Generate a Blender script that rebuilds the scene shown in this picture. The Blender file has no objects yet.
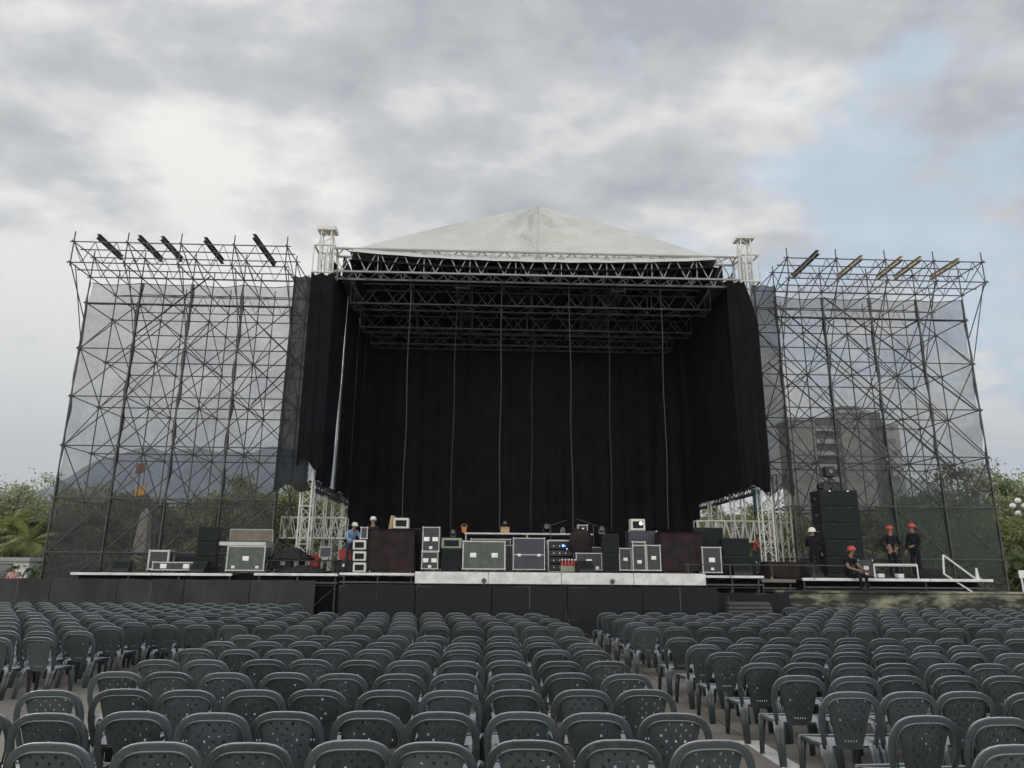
import bpy, bmesh, math, random
from mathutils import Vector, Matrix
import numpy as np
R = math.radians
rnd = random.Random(7)
S = bpy.context.scene
COL = S.collection

# ------------------------------------------------------------------ camera
CAM_H = 1.86
FPX, PITCH, YAW, ROLL = 712.0, R(14.5), R(2.0), R(0.45)
CM = Matrix.Rotation(-YAW, 3, 'Z') @ Matrix.Rotation(math.pi/2 + PITCH, 3, 'X') @ Matrix.Rotation(ROLL, 3, 'Z')
cd = bpy.data.cameras.new('camera'); cam = bpy.data.objects.new('camera', cd); COL.objects.link(cam)
cam.matrix_world = Matrix.Translation((0, 0, CAM_H)) @ CM.to_4x4()
cd.sensor_width = 36; cd.lens = FPX/1024*36; cd.clip_start = 0.05; cd.clip_end = 20000
S.camera = cam

def at(x, y, Y):
    """world point at depth Y that a surveyed sight line passes through"""
    d = CM @ Vector(((x-512)/FPX, -(y-384)/FPX, -1)); return Vector((0, 0, CAM_H)) + d*(Y/d.y)
def atz(x, y, Z):
    d = CM @ Vector(((x-512)/FPX, -(y-384)/FPX, -1)); return Vector((0, 0, CAM_H)) + d*((Z-CAM_H)/d.z)
def box_at(x0, y0, x1, y1, Y):
    a = at(x0, y1, Y); b = at(x1, y0, Y); return a.x, b.x, a.z, b.z

# ------------------------------------------------------------------ materials
def mat(name, col, rough=0.6, metal=0.0, var=0.0, vscale=8.0, bump=0.0, bscale=60.0, spec=0.5, col2=None, coord='Object', stretch=None):
    m = bpy.data.materials.new(name); m.use_nodes = True
    nt = m.node_tree; b = nt.nodes['Principled BSDF']
    b.inputs['Roughness'].default_value = rough; b.inputs['Metallic'].default_value = metal
    b.inputs['Specular IOR Level'].default_value = spec
    b.inputs['Base Color'].default_value = (*col, 1)
    tc = nt.nodes.new('ShaderNodeTexCoord')
    src = tc.outputs[coord]
    if stretch:
        mp = nt.nodes.new('ShaderNodeMapping'); mp.inputs['Scale'].default_value = stretch
        nt.links.new(src, mp.inputs['Vector']); src = mp.outputs['Vector']
    if var > 0 or col2:
        n = nt.nodes.new('ShaderNodeTexNoise'); n.inputs['Scale'].default_value = vscale; n.inputs['Detail'].default_value = 6
        n.inputs['Roughness'].default_value = 0.65
        nt.links.new(src, n.inputs['Vector'])
        r = nt.nodes.new('ShaderNodeValToRGB'); nt.links.new(n.outputs['Fac'], r.inputs['Fac'])
        r.color_ramp.elements[0].position = 0.33; r.color_ramp.elements[1].position = 0.68
        if col2: c0, c1 = col, col2
        else: c0 = tuple(c*(1-var) for c in col); c1 = tuple(min(1, c*(1+var)) for c in col)
        r.color_ramp.elements[0].color = (*c0, 1); r.color_ramp.elements[1].color = (*c1, 1)
        nt.links.new(r.outputs['Color'], b.inputs['Base Color'])
        rr = nt.nodes.new('ShaderNodeMapRange'); rr.inputs['To Min'].default_value = max(0.05, rough-0.12); rr.inputs['To Max'].default_value = min(1, rough+0.12)
        nt.links.new(n.outputs['Fac'], rr.inputs['Value']); nt.links.new(rr.outputs['Result'], b.inputs['Roughness'])
    if bump > 0:
        n2 = nt.nodes.new('ShaderNodeTexNoise'); n2.inputs['Scale'].default_value = bscale; n2.inputs['Detail'].default_value = 5
        nt.links.new(src, n2.inputs['Vector'])
        bp = nt.nodes.new('ShaderNodeBump'); bp.inputs['Strength'].default_value = bump; bp.inputs['Distance'].default_value = 0.02
        nt.links.new(n2.outputs['Fac'], bp.inputs['Height']); nt.links.new(bp.outputs['Normal'], b.inputs['Normal'])
    return m

def net_mat(name, col, opacity, var=0.12, vscale=0.7):
    m = bpy.data.materials.new(name); m.use_nodes = True; nt = m.node_tree
    nt.nodes.remove(nt.nodes['Principled BSDF']); out = nt.nodes['Material Output']
    d = nt.nodes.new('ShaderNodeBsdfDiffuse'); d.inputs['Color'].default_value = (*col, 1)
    tl = nt.nodes.new('ShaderNodeBsdfTranslucent'); tl.inputs['Color'].default_value = (*[c*0.6 for c in col], 1)
    ad = nt.nodes.new('ShaderNodeAddShader'); nt.links.new(d.outputs[0], ad.inputs[0]); nt.links.new(tl.outputs[0], ad.inputs[1])
    t = nt.nodes.new('ShaderNodeBsdfTransparent'); mx = nt.nodes.new('ShaderNodeMixShader')
    tc = nt.nodes.new('ShaderNodeTexCoord'); n = nt.nodes.new('ShaderNodeTexNoise'); n.inputs['Scale'].default_value = vscale; n.inputs['Detail'].default_value = 8
    n.inputs['Roughness'].default_value = 0.7
    mr = nt.nodes.new('ShaderNodeMapRange'); mr.inputs['From Min'].default_value = 0.3; mr.inputs['From Max'].default_value = 0.7
    mr.inputs['To Min'].default_value = opacity-var; mr.inputs['To Max'].default_value = min(1, opacity+var)
    nt.links.new(tc.outputs['Object'], n.inputs['Vector']); nt.links.new(n.outputs['Fac'], mr.inputs['Value'])
    nt.links.new(mr.outputs['Result'], mx.inputs['Fac']); nt.links.new(t.outputs[0], mx.inputs[1]); nt.links.new(ad.outputs[0], mx.inputs[2])
    nt.links.new(mx.outputs[0], out.inputs['Surface'])
    return m

def leaf_mat(name, c0, c1):
    m = bpy.data.materials.new(name); m.use_nodes = True; nt = m.node_tree
    b = nt.nodes['Principled BSDF']; b.inputs['Roughness'].default_value = 0.55; b.inputs['Specular IOR Level'].default_value = 0.3
    g = nt.nodes.new('ShaderNodeNewGeometry'); r = nt.nodes.new('ShaderNodeValToRGB')
    r.color_ramp.elements[0].color = (*c0, 1); r.color_ramp.elements[1].color = (*c1, 1)
    nt.links.new(g.outputs['Random Per Island'], r.inputs['Fac']); nt.links.new(r.outputs['Color'], b.inputs['Base Color'])
    tl = nt.nodes.new('ShaderNodeBsdfTranslucent'); nt.links.new(r.outputs['Color'], tl.inputs['Color'])
    mx = nt.nodes.new('ShaderNodeMixShader'); mx.inputs['Fac'].default_value = 0.35
    out = nt.nodes['Material Output']
    nt.links.new(b.outputs[0], mx.inputs[1]); nt.links.new(tl.outputs[0], mx.inputs[2]); nt.links.new(mx.outputs[0], out.inputs['Surface'])
    return m

M = {}
def chair_mat():
    m = mat('chair_plastic', (0.042, 0.0435, 0.0485), 0.30, bump=0.05, bscale=120)
    nt = m.node_tree; b = nt.nodes['Principled BSDF']
    oi = nt.nodes.new('ShaderNodeObjectInfo'); hs = nt.nodes.new('ShaderNodeHueSaturation')
    hs.inputs['Color'].default_value = (0.040, 0.052, 0.053, 1)
    mr = nt.nodes.new('ShaderNodeMapRange'); mr.inputs['To Min'].default_value = 0.70; mr.inputs['To Max'].default_value = 1.45
    nt.links.new(oi.outputs['Random'], mr.inputs['Value']); nt.links.new(mr.outputs['Result'], hs.inputs['Value'])
    tc = nt.nodes.new('ShaderNodeTexCoord'); n = nt.nodes.new('ShaderNodeTexNoise'); n.inputs['Scale'].default_value = 9; n.inputs['Detail'].default_value = 7
    va = nt.nodes.new('ShaderNodeVectorMath'); va.operation = 'ADD'
    nt.links.new(tc.outputs['Object'], va.inputs[0]); nt.links.new(oi.outputs['Location'], va.inputs[1]); nt.links.new(va.outputs[0], n.inputs['Vector'])
    ds = nt.nodes.new('ShaderNodeMix'); ds.data_type = 'RGBA'
    rr = nt.nodes.new('ShaderNodeMapRange'); rr.inputs['From Min'].default_value = 0.5; rr.inputs['From Max'].default_value = 0.8; rr.inputs['To Max'].default_value = 0.45
    nt.links.new(n.outputs['Fac'], rr.inputs['Value']); nt.links.new(rr.outputs['Result'], ds.inputs['Factor'])
    nt.links.new(hs.outputs['Color'], ds.inputs[6]); ds.inputs[7].default_value = (0.075, 0.082, 0.085, 1)
    # dried water spots and scuffs
    n3 = nt.nodes.new('ShaderNodeTexNoise'); n3.inputs['Scale'].default_value = 55; n3.inputs['Detail'].default_value = 3; nt.links.new(va.outputs[0], n3.inputs['Vector'])
    sr = nt.nodes.new('ShaderNodeMapRange'); sr.inputs['From Min'].default_value = 0.60; sr.inputs['From Max'].default_value = 0.74; sr.inputs['To Max'].default_value = 0.6; nt.links.new(n3.outputs['Fac'], sr.inputs['Value'])
    sm_ = nt.nodes.new('ShaderNodeMix'); sm_.data_type = 'RGBA'; nt.links.new(sr.outputs[0], sm_.inputs[0]); nt.links.new(ds.outputs[2], sm_.inputs[6]); sm_.inputs[7].default_value = (0.13, 0.14, 0.145, 1); ds = sm_
    # sky glare painted into the plastic: paler colour on whatever faces up
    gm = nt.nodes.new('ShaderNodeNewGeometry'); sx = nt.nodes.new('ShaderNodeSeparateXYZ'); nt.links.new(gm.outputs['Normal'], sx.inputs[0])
    up_glare = nt.nodes.new('ShaderNodeMapRange'); up_glare.inputs['From Min'].default_value = 0.55; up_glare.inputs['From Max'].default_value = 1.0; up_glare.inputs['To Max'].default_value = 1.0
    nt.links.new(sx.outputs['Z'], up_glare.inputs['Value'])
    dm = nt.nodes.new('ShaderNodeMix'); dm.data_type = 'RGBA'; nt.links.new(up_glare.outputs[0], dm.inputs[0]); nt.links.new(ds.outputs[2], dm.inputs[6]); dm.inputs[7].default_value = (0.46, 0.48, 0.50, 1)
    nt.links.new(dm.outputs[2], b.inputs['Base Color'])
    rg = nt.nodes.new('ShaderNodeMapRange'); rg.inputs['To Min'].default_value = 0.22; rg.inputs['To Max'].default_value = 0.48
    nt.links.new(n.outputs['Fac'], rg.inputs['Value']); nt.links.new(rg.outputs['Result'], b.inputs['Roughness'])
    return m
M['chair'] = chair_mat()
M['galv'] = mat('galvanised_tube', (0.085, 0.085, 0.085), 0.55, 0.2, var=0.3, vscale=2)
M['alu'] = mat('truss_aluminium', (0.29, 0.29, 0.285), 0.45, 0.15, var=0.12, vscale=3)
M['alu_dark'] = mat('dark_truss_aluminium', (0.075, 0.075, 0.075), 0.5, 0.3, var=0.3, vscale=2)  # darker copy of the truss metal; shade on the inner roof trusses put into colour
M['white_steel'] = mat('white_painted_steel', (0.60, 0.59, 0.54), 0.5, 0.0, var=0.14, vscale=4)
M['deck_white'] = mat('scuffed_white_beam', (0.70, 0.70, 0.68), 0.55, var=0.22, vscale=3, bump=0.1)
M['deck_wood'] = mat('dark_deck_plywood', (0.05, 0.045, 0.04), 0.7, var=0.3)
M['drape'] = mat('black_drape', (0.0085, 0.0084, 0.0108), 0.95, var=0.35, vscale=1.5, bump=0.3, bscale=30, spec=0.1)
M['lining'] = mat('black_roof_lining', (0.012, 0.012, 0.014), 0.9, spec=0.1)
M['canopy'] = mat('white_roof_fabric', (0.50, 0.51, 0.48), 0.7, var=0.08, vscale=0.8, bump=0.15, bscale=3)
def canopy_folds(m):
    nt = m.node_tree; tc = nt.nodes.new('ShaderNodeTexCoord'); mp = nt.nodes.new('ShaderNodeMapping'); mp.inputs['Scale'].default_value = (0.55, 1.0, 1.5); nt.links.new(tc.outputs['Object'], mp.inputs['Vector'])
    n = nt.nodes.new('ShaderNodeTexNoise'); n.inputs['Scale'].default_value = 0.75; n.inputs['Detail'].default_value = 2; n.inputs['Distortion'].default_value = 0.8; nt.links.new(mp.outputs[0], n.inputs['Vector'])
    a = nt.nodes.new('ShaderNodeMath'); a.operation = 'SUBTRACT'; a.inputs[1].default_value = .5; nt.links.new(n.outputs['Fac'], a.inputs[0])
    b_ = nt.nodes.new('ShaderNodeMath'); b_.operation = 'ABSOLUTE'; nt.links.new(a.outputs[0], b_.inputs[0])
    c_ = nt.nodes.new('ShaderNodeMath'); c_.operation = 'POWER'; c_.inputs[1].default_value = .8; nt.links.new(b_.outputs[0], c_.inputs[0])
    bp = nt.nodes.new('ShaderNodeBump'); bp.inputs['Strength'].default_value = 0.5; bp.inputs['Distance'].default_value = 0.16
    nt.links.new(c_.outputs[0], bp.inputs['Height']); nt.links.new(bp.outputs['Normal'], nt.nodes['Principled BSDF'].inputs['Normal'])
canopy_folds(M['canopy'])
M['net'] = net_mat('shade_net', (0.055, 0.055, 0.058), 0.46)
M['seam'] = net_mat('net_seam', (0.02, 0.02, 0.022), 0.9, 0.08)
M['net_dark'] = net_mat('dark_shade_net', (0.024, 0.026, 0.028), 0.955, 0.04, 3)
M['net_mid'] = net_mat('grey_shade_net', (0.03, 0.03, 0.029), 0.80, 0.08, 1.5)
M['net_green'] = net_mat('green_shade_net', (0.075, 0.12, 0.085), 0.45, 0.14, 1.2)
M['net_black'] = net_mat('black_barrier_net', (0.026, 0.027, 0.030), 0.93, 0.06, 3)
M['black'] = mat('black_plastic', (0.011, 0.011, 0.0125), 0.5, var=0.3, vscale=6)
M['grille'] = mat('speaker_grille', (0.015, 0.019, 0.019), 0.6, 0.0, var=.25, vscale=3, bump=0.5, bscale=220, spec=0.15)
M['case'] = mat('dark_case_board', (0.035, 0.042, 0.040), 0.55, var=0.35, vscale=5)
M['case_blue'] = mat('blue_grey_case_board', (0.040, 0.045, 0.062), 0.55, var=0.25, vscale=5)
M['case_green'] = mat('green_grey_case_board', (0.075, 0.095, 0.078), 0.55, var=0.3, vscale=5)
M['trim'] = mat('aluminium_case_edge', (0.46, 0.46, 0.44), 0.4, 0.35, var=0.15, vscale=7)
M['steel'] = mat('plated_steel', (0.65, 0.65, 0.63), 0.3, 0.7, var=0.1)
M['maroon'] = mat('maroon_cloth', (0.033, 0.0235, 0.0235), 0.95, var=0.35, vscale=3, bump=0.3, bscale=40, spec=0.1)
M['pale_amp'] = mat('pale_amp_panel', (0.62, 0.63, 0.55), 0.5, var=0.12, vscale=5)
M['pale_green'] = mat('pale_green_panel', (0.26, 0.30, 0.22), 0.5, var=0.15, vscale=5)
M['wood'] = mat('bare_wood', (0.40, 0.27, 0.15), 0.7, var=0.25, vscale=4, stretch=(8, 1, 1))
M['tan'] = mat('tan_lid', (0.20, 0.17, 0.135), 0.7, var=0.2, vscale=4)
M['red'] = mat('red_plastic', (0.42, 0.055, 0.04), 0.45, var=0.15)
M['orange'] = mat('orange_plastic', (0.55, 0.20, 0.05), 0.5, var=0.15)
M['redhat'] = mat('red_helmet_shell', (0.46, 0.075, 0.055), 0.4, var=0.08)
M['whitehat'] = mat('white_helmet_shell', (0.78, 0.77, 0.72), 0.3, var=0.06)
M['skin'] = mat('brown_skin', (0.26, 0.14, 0.09), 0.55)
M['navy'] = mat('dark_work_cloth', (0.014, 0.016, 0.020), 0.9, var=0.5, vscale=14, bump=.6, bscale=14, spec=.1)
M['bluecloth'] = mat('light_blue_cloth', (0.20, 0.31, 0.48), 0.85, var=0.15, vscale=10)
M['redcloth'] = mat('red_cloth', (0.33, 0.07, 0.055), 0.85, var=0.15, vscale=10)
M['pinkcloth'] = mat('pink_cloth', (0.50, 0.25, 0.24), 0.85, var=0.1)
M['jean'] = mat('dark_denim', (0.03, 0.037, 0.05), 0.85, var=0.3)
M['hair'] = mat('black_hair', (0.012, 0.010, 0.009), 0.6)
M['white'] = mat('white_paint', (0.74, 0.74, 0.71), 0.5, var=0.1)
M['rope'] = mat('grey_rope', (0.11, 0.107, 0.104), 0.8)
M['beam'] = mat('dark_steel_beam', (0.07, 0.07, 0.07), 0.55, 0.3, var=0.3)
M['beam_y'] = mat('yellowed_steel_beam', (0.34, 0.30, 0.21), 0.55, 0.1, var=0.3)
M['rubber'] = mat('tyre_rubber', (0.02, 0.02, 0.02), 0.8)
M['glass'] = mat('dark_window_glass', (0.03, 0.035, 0.04), 0.08, spec=0.8)
M['carwhite'] = mat('white_car_paint', (0.68, 0.68, 0.66), 0.25)
M['stone'] = mat('pale_obelisk_stone', (0.24, 0.215, 0.17), 0.85, var=0.2, vscale=2)
M['bark'] = mat('bark', (0.10, 0.075, 0.055), 0.9, var=0.3, vscale=3)
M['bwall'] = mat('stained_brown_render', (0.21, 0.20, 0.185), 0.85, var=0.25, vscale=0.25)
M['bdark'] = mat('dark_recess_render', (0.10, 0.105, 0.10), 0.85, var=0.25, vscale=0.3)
M['bpale'] = mat('pale_grey_render', (0.30, 0.30, 0.285), 0.85, var=0.18, vscale=0.3)
M['fence'] = mat('dusty_grey_hoarding', (0.028, 0.028, 0.0265), 0.8, var=0.6, vscale=1.3, bump=0.15, bscale=10, stretch=(1, 1, 0.35))
M['fence_pale'] = mat('pale_grey_hoarding', (0.10, 0.10, 0.097), 0.8, var=0.4, vscale=1.3, stretch=(1, 1, 0.35))
M['banner'] = mat('blue_banner_cloth', (0.10, 0.36, 0.50), 0.8, var=0.15, vscale=3)
M['yellowflag'] = mat('yellow_orange_flag', (0.62, 0.33, 0.06), 0.8)
M['redflag'] = mat('dull_red_flag', (0.20, 0.07, 0.06), 0.8)
M['leafA'] = leaf_mat('olive_leaves', (0.10, 0.125, 0.045), (0.28, 0.31, 0.125))
M['leafB'] = leaf_mat('dark_green_leaves', (0.055, 0.08, 0.032), (0.16, 0.195, 0.08))
M['leafC'] = leaf_mat('grey_green_leaves', (0.14, 0.165, 0.085), (0.36, 0.39, 0.23))
M['leafP'] = leaf_mat('yellow_green_fronds', (0.12, 0.15, 0.04), (0.34, 0.35, 0.12))
M['mount'] = mat('hazed_forest_slope', (0.085, 0.12, 0.135), 0.95, var=0.35, vscale=0.01, spec=0.0)  # distant haze mixed into the slope colour as a paler, bluer tone
def glow(name, col, s):
    m = bpy.data.materials.new(name); m.use_nodes = True; b = m.node_tree.nodes['Principled BSDF']
    b.inputs['Emission Color'].default_value = (*col, 1); b.inputs['Emission Strength'].default_value = s
    b.inputs['Base Color'].default_value = (*[c*0.5 for c in col], 1); return m
M['led'] = glow('blue_led', (0.08, 0.22, 1.0), 3.0)
M['lamp'] = glow('lit_lamp', (1.0, 0.95, 0.8), 2.5)

# ------------------------------------------------------------------ mesh builders
class MB:
    def __init__(s): s.v = []; s.f = []
    def add(s, vs, fs):
        o = len(s.v); s.v += [tuple(v) for v in vs]; s.f += [tuple(i+o for i in f) for f in fs]
    def box(s, x0, x1, y0, y1, z0, z1, b=0.0, T=None):
        if b <= 0:
            vs = [Vector((x, y, z)) for x in (x0, x1) for y in (y0, y1) for z in (z0, z1)]
            fs = [(0, 1, 3, 2), (4, 6, 7, 5), (0, 4, 5, 1), (2, 3, 7, 6), (0, 2, 6, 4), (1, 5, 7, 3)]
        else:
            bm = bmesh.new(); bmesh.ops.create_cube(bm, size=1)
            for v in bm.verts: v.co = Vector((x0+(v.co.x+.5)*(x1-x0), y0+(v.co.y+.5)*(y1-y0), z0+(v.co.z+.5)*(z1-z0)))
            bmesh.ops.bevel(bm, geom=bm.edges[:], offset=b, segments=1, affect='EDGES')
            bm.verts.index_update(); vs = [v.co.copy() for v in bm.verts]; fs = [[v.index for v in f.verts] for f in bm.faces]; bm.free()
        if T: vs = [T @ v for v in vs]
        s.add(vs, fs)
    def tube(s, a, b, r, n=6, r2=None, caps=True):
        a = Vector(a); b = Vector(b); d = (b-a)
        if d.length < 1e-6: return
        d.normalize(); u = d.orthogonal().normalized(); w = d.cross(u); r2 = r if r2 is None else r2
        vs = [a+(u*math.cos(t)+w*math.sin(t))*r for t in [2*math.pi*i/n for i in range(n)]]
        vs += [b+(u*math.cos(t)+w*math.sin(t))*r2 for t in [2*math.pi*i/n for i in range(n)]]
        fs = [(i, (i+1) % n, n+(i+1) % n, n+i) for i in range(n)]
        if caps: fs += [tuple(range(n))[::-1], tuple(range(n, 2*n))]
        s.add(vs, fs)
    def path(s, pts, r, n=6):
        for i in range(len(pts)-1): s.tube(pts[i], pts[i+1], r, n)
    def lathe(s, prof, c=(0, 0, 0), n=14, T=None):
        vs = []; fs = []
        for (r, z) in prof:
            for i in range(n):
                t = 2*math.pi*i/n; vs.append(Vector((c[0]+r*math.cos(t), c[1]+r*math.sin(t), c[2]+z)))
        for k in range(len(prof)-1):
            for i in range(n): fs.append((k*n+i, k*n+(i+1) % n, (k+1)*n+(i+1) % n, (k+1)*n+i))
        fs.append(tuple(range(n))[::-1]); fs.append(tuple(range((len(prof)-1)*n, len(prof)*n)))
        if T: vs = [T @ v for v in vs]
        s.add(vs, fs)
    def sweep(s, pts, side, ws, ts, n=8, e=0.6):
        """sweep a rounded flat section: ws = half widths along `side`, ts = half thicknesses"""
        pts = [Vector(p) for p in pts]; N = len(pts); vs = []; fs = []
        for i, p in enumerate(pts):
            t = (pts[min(i+1, N-1)]-pts[max(i-1, 0)]).normalized()
            sd = side(i) if callable(side) else side
            sd = (sd - t*sd.dot(t)).normalized(); nn = t.cross(sd)
            for k in range(n):
                a = 2*math.pi*(k+.5)/n; ca, sa = math.cos(a), math.sin(a)
                vs.append(p + sd*(math.copysign(abs(ca)**e, ca)*ws[i]) + nn*(math.copysign(abs(sa)**e, sa)*ts[i]))
        for i in range(N-1):
            for k in range(n): fs.append((i*n+k, i*n+(k+1) % n, (i+1)*n+(k+1) % n, (i+1)*n+k))
        fs.append(tuple(range(n))[::-1]); fs.append(tuple(range((N-1)*n, N*n)))
        s.add(vs, fs)
    def sheet(s, fn, nu, nv, keep=None):
        vs = [fn(i/nu, j/nv) for j in range(nv+1) for i in range(nu+1)]
        fs = [(j*(nu+1)+i, j*(nu+1)+i+1, (j+1)*(nu+1)+i+1, (j+1)*(nu+1)+i) for j in range(nv) for i in range(nu) if keep is None or keep(i, j)]
        s.add(vs, fs)
    def mesh(s, name, m, smooth=False):
        me = bpy.data.meshes.new(name); me.from_pydata(s.v, [], s.f); me.materials.append(m)
        if smooth: me.polygons.foreach_set('use_smooth', [True]*len(me.polygons))
        me.update(); return me
    def build(s, name, m, parent=None, smooth=False, loc=None):
        o = bpy.data.objects.new(name, s.mesh(name, m, smooth)); COL.objects.link(o)
        if parent: o.parent = parent
        if loc: o.location = loc
        return o
def tag(o, label=None, cat=None, group=None, kind=None):
    if label: o['label'] = label
    if cat: o['category'] = cat
    if group: o['group'] = group
    if kind: o['kind'] = kind
    return o
def thing(name, label, cat, loc=(0, 0, 0), rz=0.0, group=None):
    o = bpy.data.objects.new(name, None); COL.objects.link(o); o.location = loc; o.rotation_euler = (0, 0, rz); o.empty_display_size = .2
    return tag(o, label, cat, group)
def copy_tree(o, parent=None):
    c = o.copy(); COL.objects.link(c)
    if parent: c.parent = parent
    for ch in list(o.children): copy_tree(ch, c)
    return c
def V(*a): return Vector(a)

# ------------------------------------------------------------------ world + sun
w = bpy.data.worlds.new('World'); S.world = w; w.use_nodes = True
nt = w.node_tree; N_ = nt.nodes; L_ = nt.links
bg = N_['Background']; bg.inputs['Strength'].default_value = 0.1
SUN_EL, SUN_AZ = R(24), math.atan2(-0.75, 0.66)
sky = N_.new('ShaderNodeTexSky'); sky.sky_type = 'NISHITA'; sky.sun_disc = False
sky.sun_elevation = SUN_EL; sky.sun_rotation = SUN_AZ; sky.air_density = 1.0; sky.dust_density = 2.0; sky.ozone_density = 1.5
tc = N_.new('ShaderNodeTexCoord'); sp = N_.new('ShaderNodeSeparateXYZ'); L_.new(tc.outputs['Generated'], sp.inputs[0])
def mth(op, a, b=None, clamp=False):
    n = N_.new('ShaderNodeMath'); n.operation = op; n.use_clamp = clamp
    for i, x in enumerate((a, b)):
        if x is None: continue
        if isinstance(x, (int, float)): n.inputs[i].default_value = x
        else: L_.new(x, n.inputs[i])
    return n.outputs[0]
zc = mth('ADD', mth('MAXIMUM', sp.outputs['Z'], 0.0), 0.22)
cx = mth('DIVIDE', sp.outputs['X'], zc); cy = mth('DIVIDE', sp.outputs['Y'], zc)
cb = N_.new('ShaderNodeCombineXYZ'); L_.new(cx, cb.inputs[0]); L_.new(cy, cb.inputs[1])
def noise(scale, detail, rough, dist, off):
    mp = N_.new('ShaderNodeMapping'); mp.inputs['Location'].default_value = off; mp.inputs['Scale'].default_value = (1.0, 1.25, 1); L_.new(cb.outputs[0], mp.inputs[0])
    n = N_.new('ShaderNodeTexNoise'); n.inputs['Scale'].default_value = scale; n.inputs['Detail'].default_value = detail
    n.inputs['Roughness'].default_value = rough; n.inputs['Distortion'].default_value = dist; L_.new(mp.outputs[0], n.inputs[0]); return n.outputs['Fac']
shade = noise(1.3, 9, 0.55, 0.0, (3.1, 1.7, 0))
fine = noise(3.4, 10, 0.62, 0.0, (7.1, 4.2, 0))
cover = noise(2.7, 10, 0.62, 0.0, (1.4, 8.3, 0))
tone = mth('ADD', mth('MULTIPLY', shade, 0.5), mth('MULTIPLY', fine, 0.5))
# thicker, darker cloud overhead, brighter toward the low sun
tone = mth('ADD', mth('MULTIPLY', mth('SUBTRACT', tone, 0.5), 1.95), 0.53)
tone = mth('SUBTRACT', tone, mth('MULTIPLY', mth('SUBTRACT', sp.outputs['Z'], 0.42), 0.45))
tone = mth('SUBTRACT', tone, mth('MULTIPLY', sp.outputs['X'], 0.10))
tone = mth('ADD', tone, mth('MULTIPLY', mth('MAXIMUM', mth('SUBTRACT', 0.36, sp.outputs['Z']), 0.0), 1.0))
rp = N_.new('ShaderNodeValToRGB'); L_.new(tone, rp.inputs[0])
e = rp.color_ramp.elements; e[0].position = 0.30; e[0].color = (0.180, 0.182, 0.195, 1); e[1].position = 0.70; e[1].color = (0.49, 0.475, 0.445, 1)
k = e.new(0.50); k.color = (0.285, 0.283, 0.288, 1)
cl = N_.new('ShaderNodeMix'); cl.data_type = 'RGBA'; cl.blend_type = 'MULTIPLY'; cl.inputs[0].default_value = 1
L_.new(rp.outputs[0], cl.inputs[6])
# the cloud is thinner and brighter behind the photographer
bk = N_.new('ShaderNodeMapRange'); bk.interpolation_type = 'SMOOTHSTEP'; bk.inputs['From Min'].default_value = 0.15; bk.inputs['From Max'].default_value = -0.7; bk.inputs['To Min'].default_value = 10; bk.inputs['To Max'].default_value = 21
L_.new(sp.outputs['Y'], bk.inputs['Value']); L_.new(bk.outputs[0], cl.inputs[7])
# holes in the cloud show blue, more of them toward the right of the stage
cv = mth('ADD', mth('MULTIPLY', mth('SUBTRACT', cover, 0.5), 1.9), 0.535)
cv = mth('SUBTRACT', cv, mth('MULTIPLY', mth('SUBTRACT', sp.outputs['X'], 0.14), 0.62))
cv = mth('ADD', cv, mth('MULTIPLY', mth('MAXIMUM', mth('SUBTRACT', sp.outputs['Z'], 0.42), 0.0), 1.1))
cv = mth('ADD', cv, mth('MULTIPLY', mth('MAXIMUM', mth('SUBTRACT', 0.31, sp.outputs['Z']), 0.0), 1.5))
mr = N_.new('ShaderNodeMapRange'); mr.interpolation_type = 'SMOOTHSTEP'; mr.inputs['From Min'].default_value = 0.27; mr.inputs['From Max'].default_value = 0.52
L_.new(cv, mr.inputs['Value'])
veil = N_.new('ShaderNodeMapRange'); veil.inputs['To Min'].default_value = 0.25; veil.inputs['To Max'].default_value = 1.0; L_.new(mr.outputs[0], veil.inputs['Value'])
mx = N_.new('ShaderNodeMix'); mx.data_type = 'RGBA'; L_.new(veil.outputs[0], mx.inputs[0])
blue = N_.new('ShaderNodeMix'); blue.data_type = 'RGBA'; blue.inputs[0].default_value = 0.7
L_.new(sky.outputs[0], blue.inputs[6]); blue.inputs[7].default_value = (2.9, 3.6, 4.2, 1)
L_.new(blue.outputs[2], mx.inputs[6]); L_.new(cl.outputs[2], mx.inputs[7]); L_.new(mx.outputs[2], bg.inputs['Color'])
sl = bpy.data.lights.new('sun', 'SUN'); sl.energy = 0.7; sl.angle = R(18); sl.color = (1, 0.95, 0.88)
so = bpy.data.objects.new('sun', sl); COL.objects.link(so)
sd = V(math.sin(SUN_AZ)*math.cos(SUN_EL), math.cos(SUN_AZ)*math.cos(SUN_EL), math.sin(SUN_EL))
so.rotation_euler = sd.to_track_quat('Z', 'Y').to_euler()
S.view_settings.view_transform = 'Standard'; S.view_settings.look = 'None'; S.view_settings.exposure = 1.12; S.view_settings.gamma = 1; S.view_settings.use_curve_mapping = False

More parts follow.
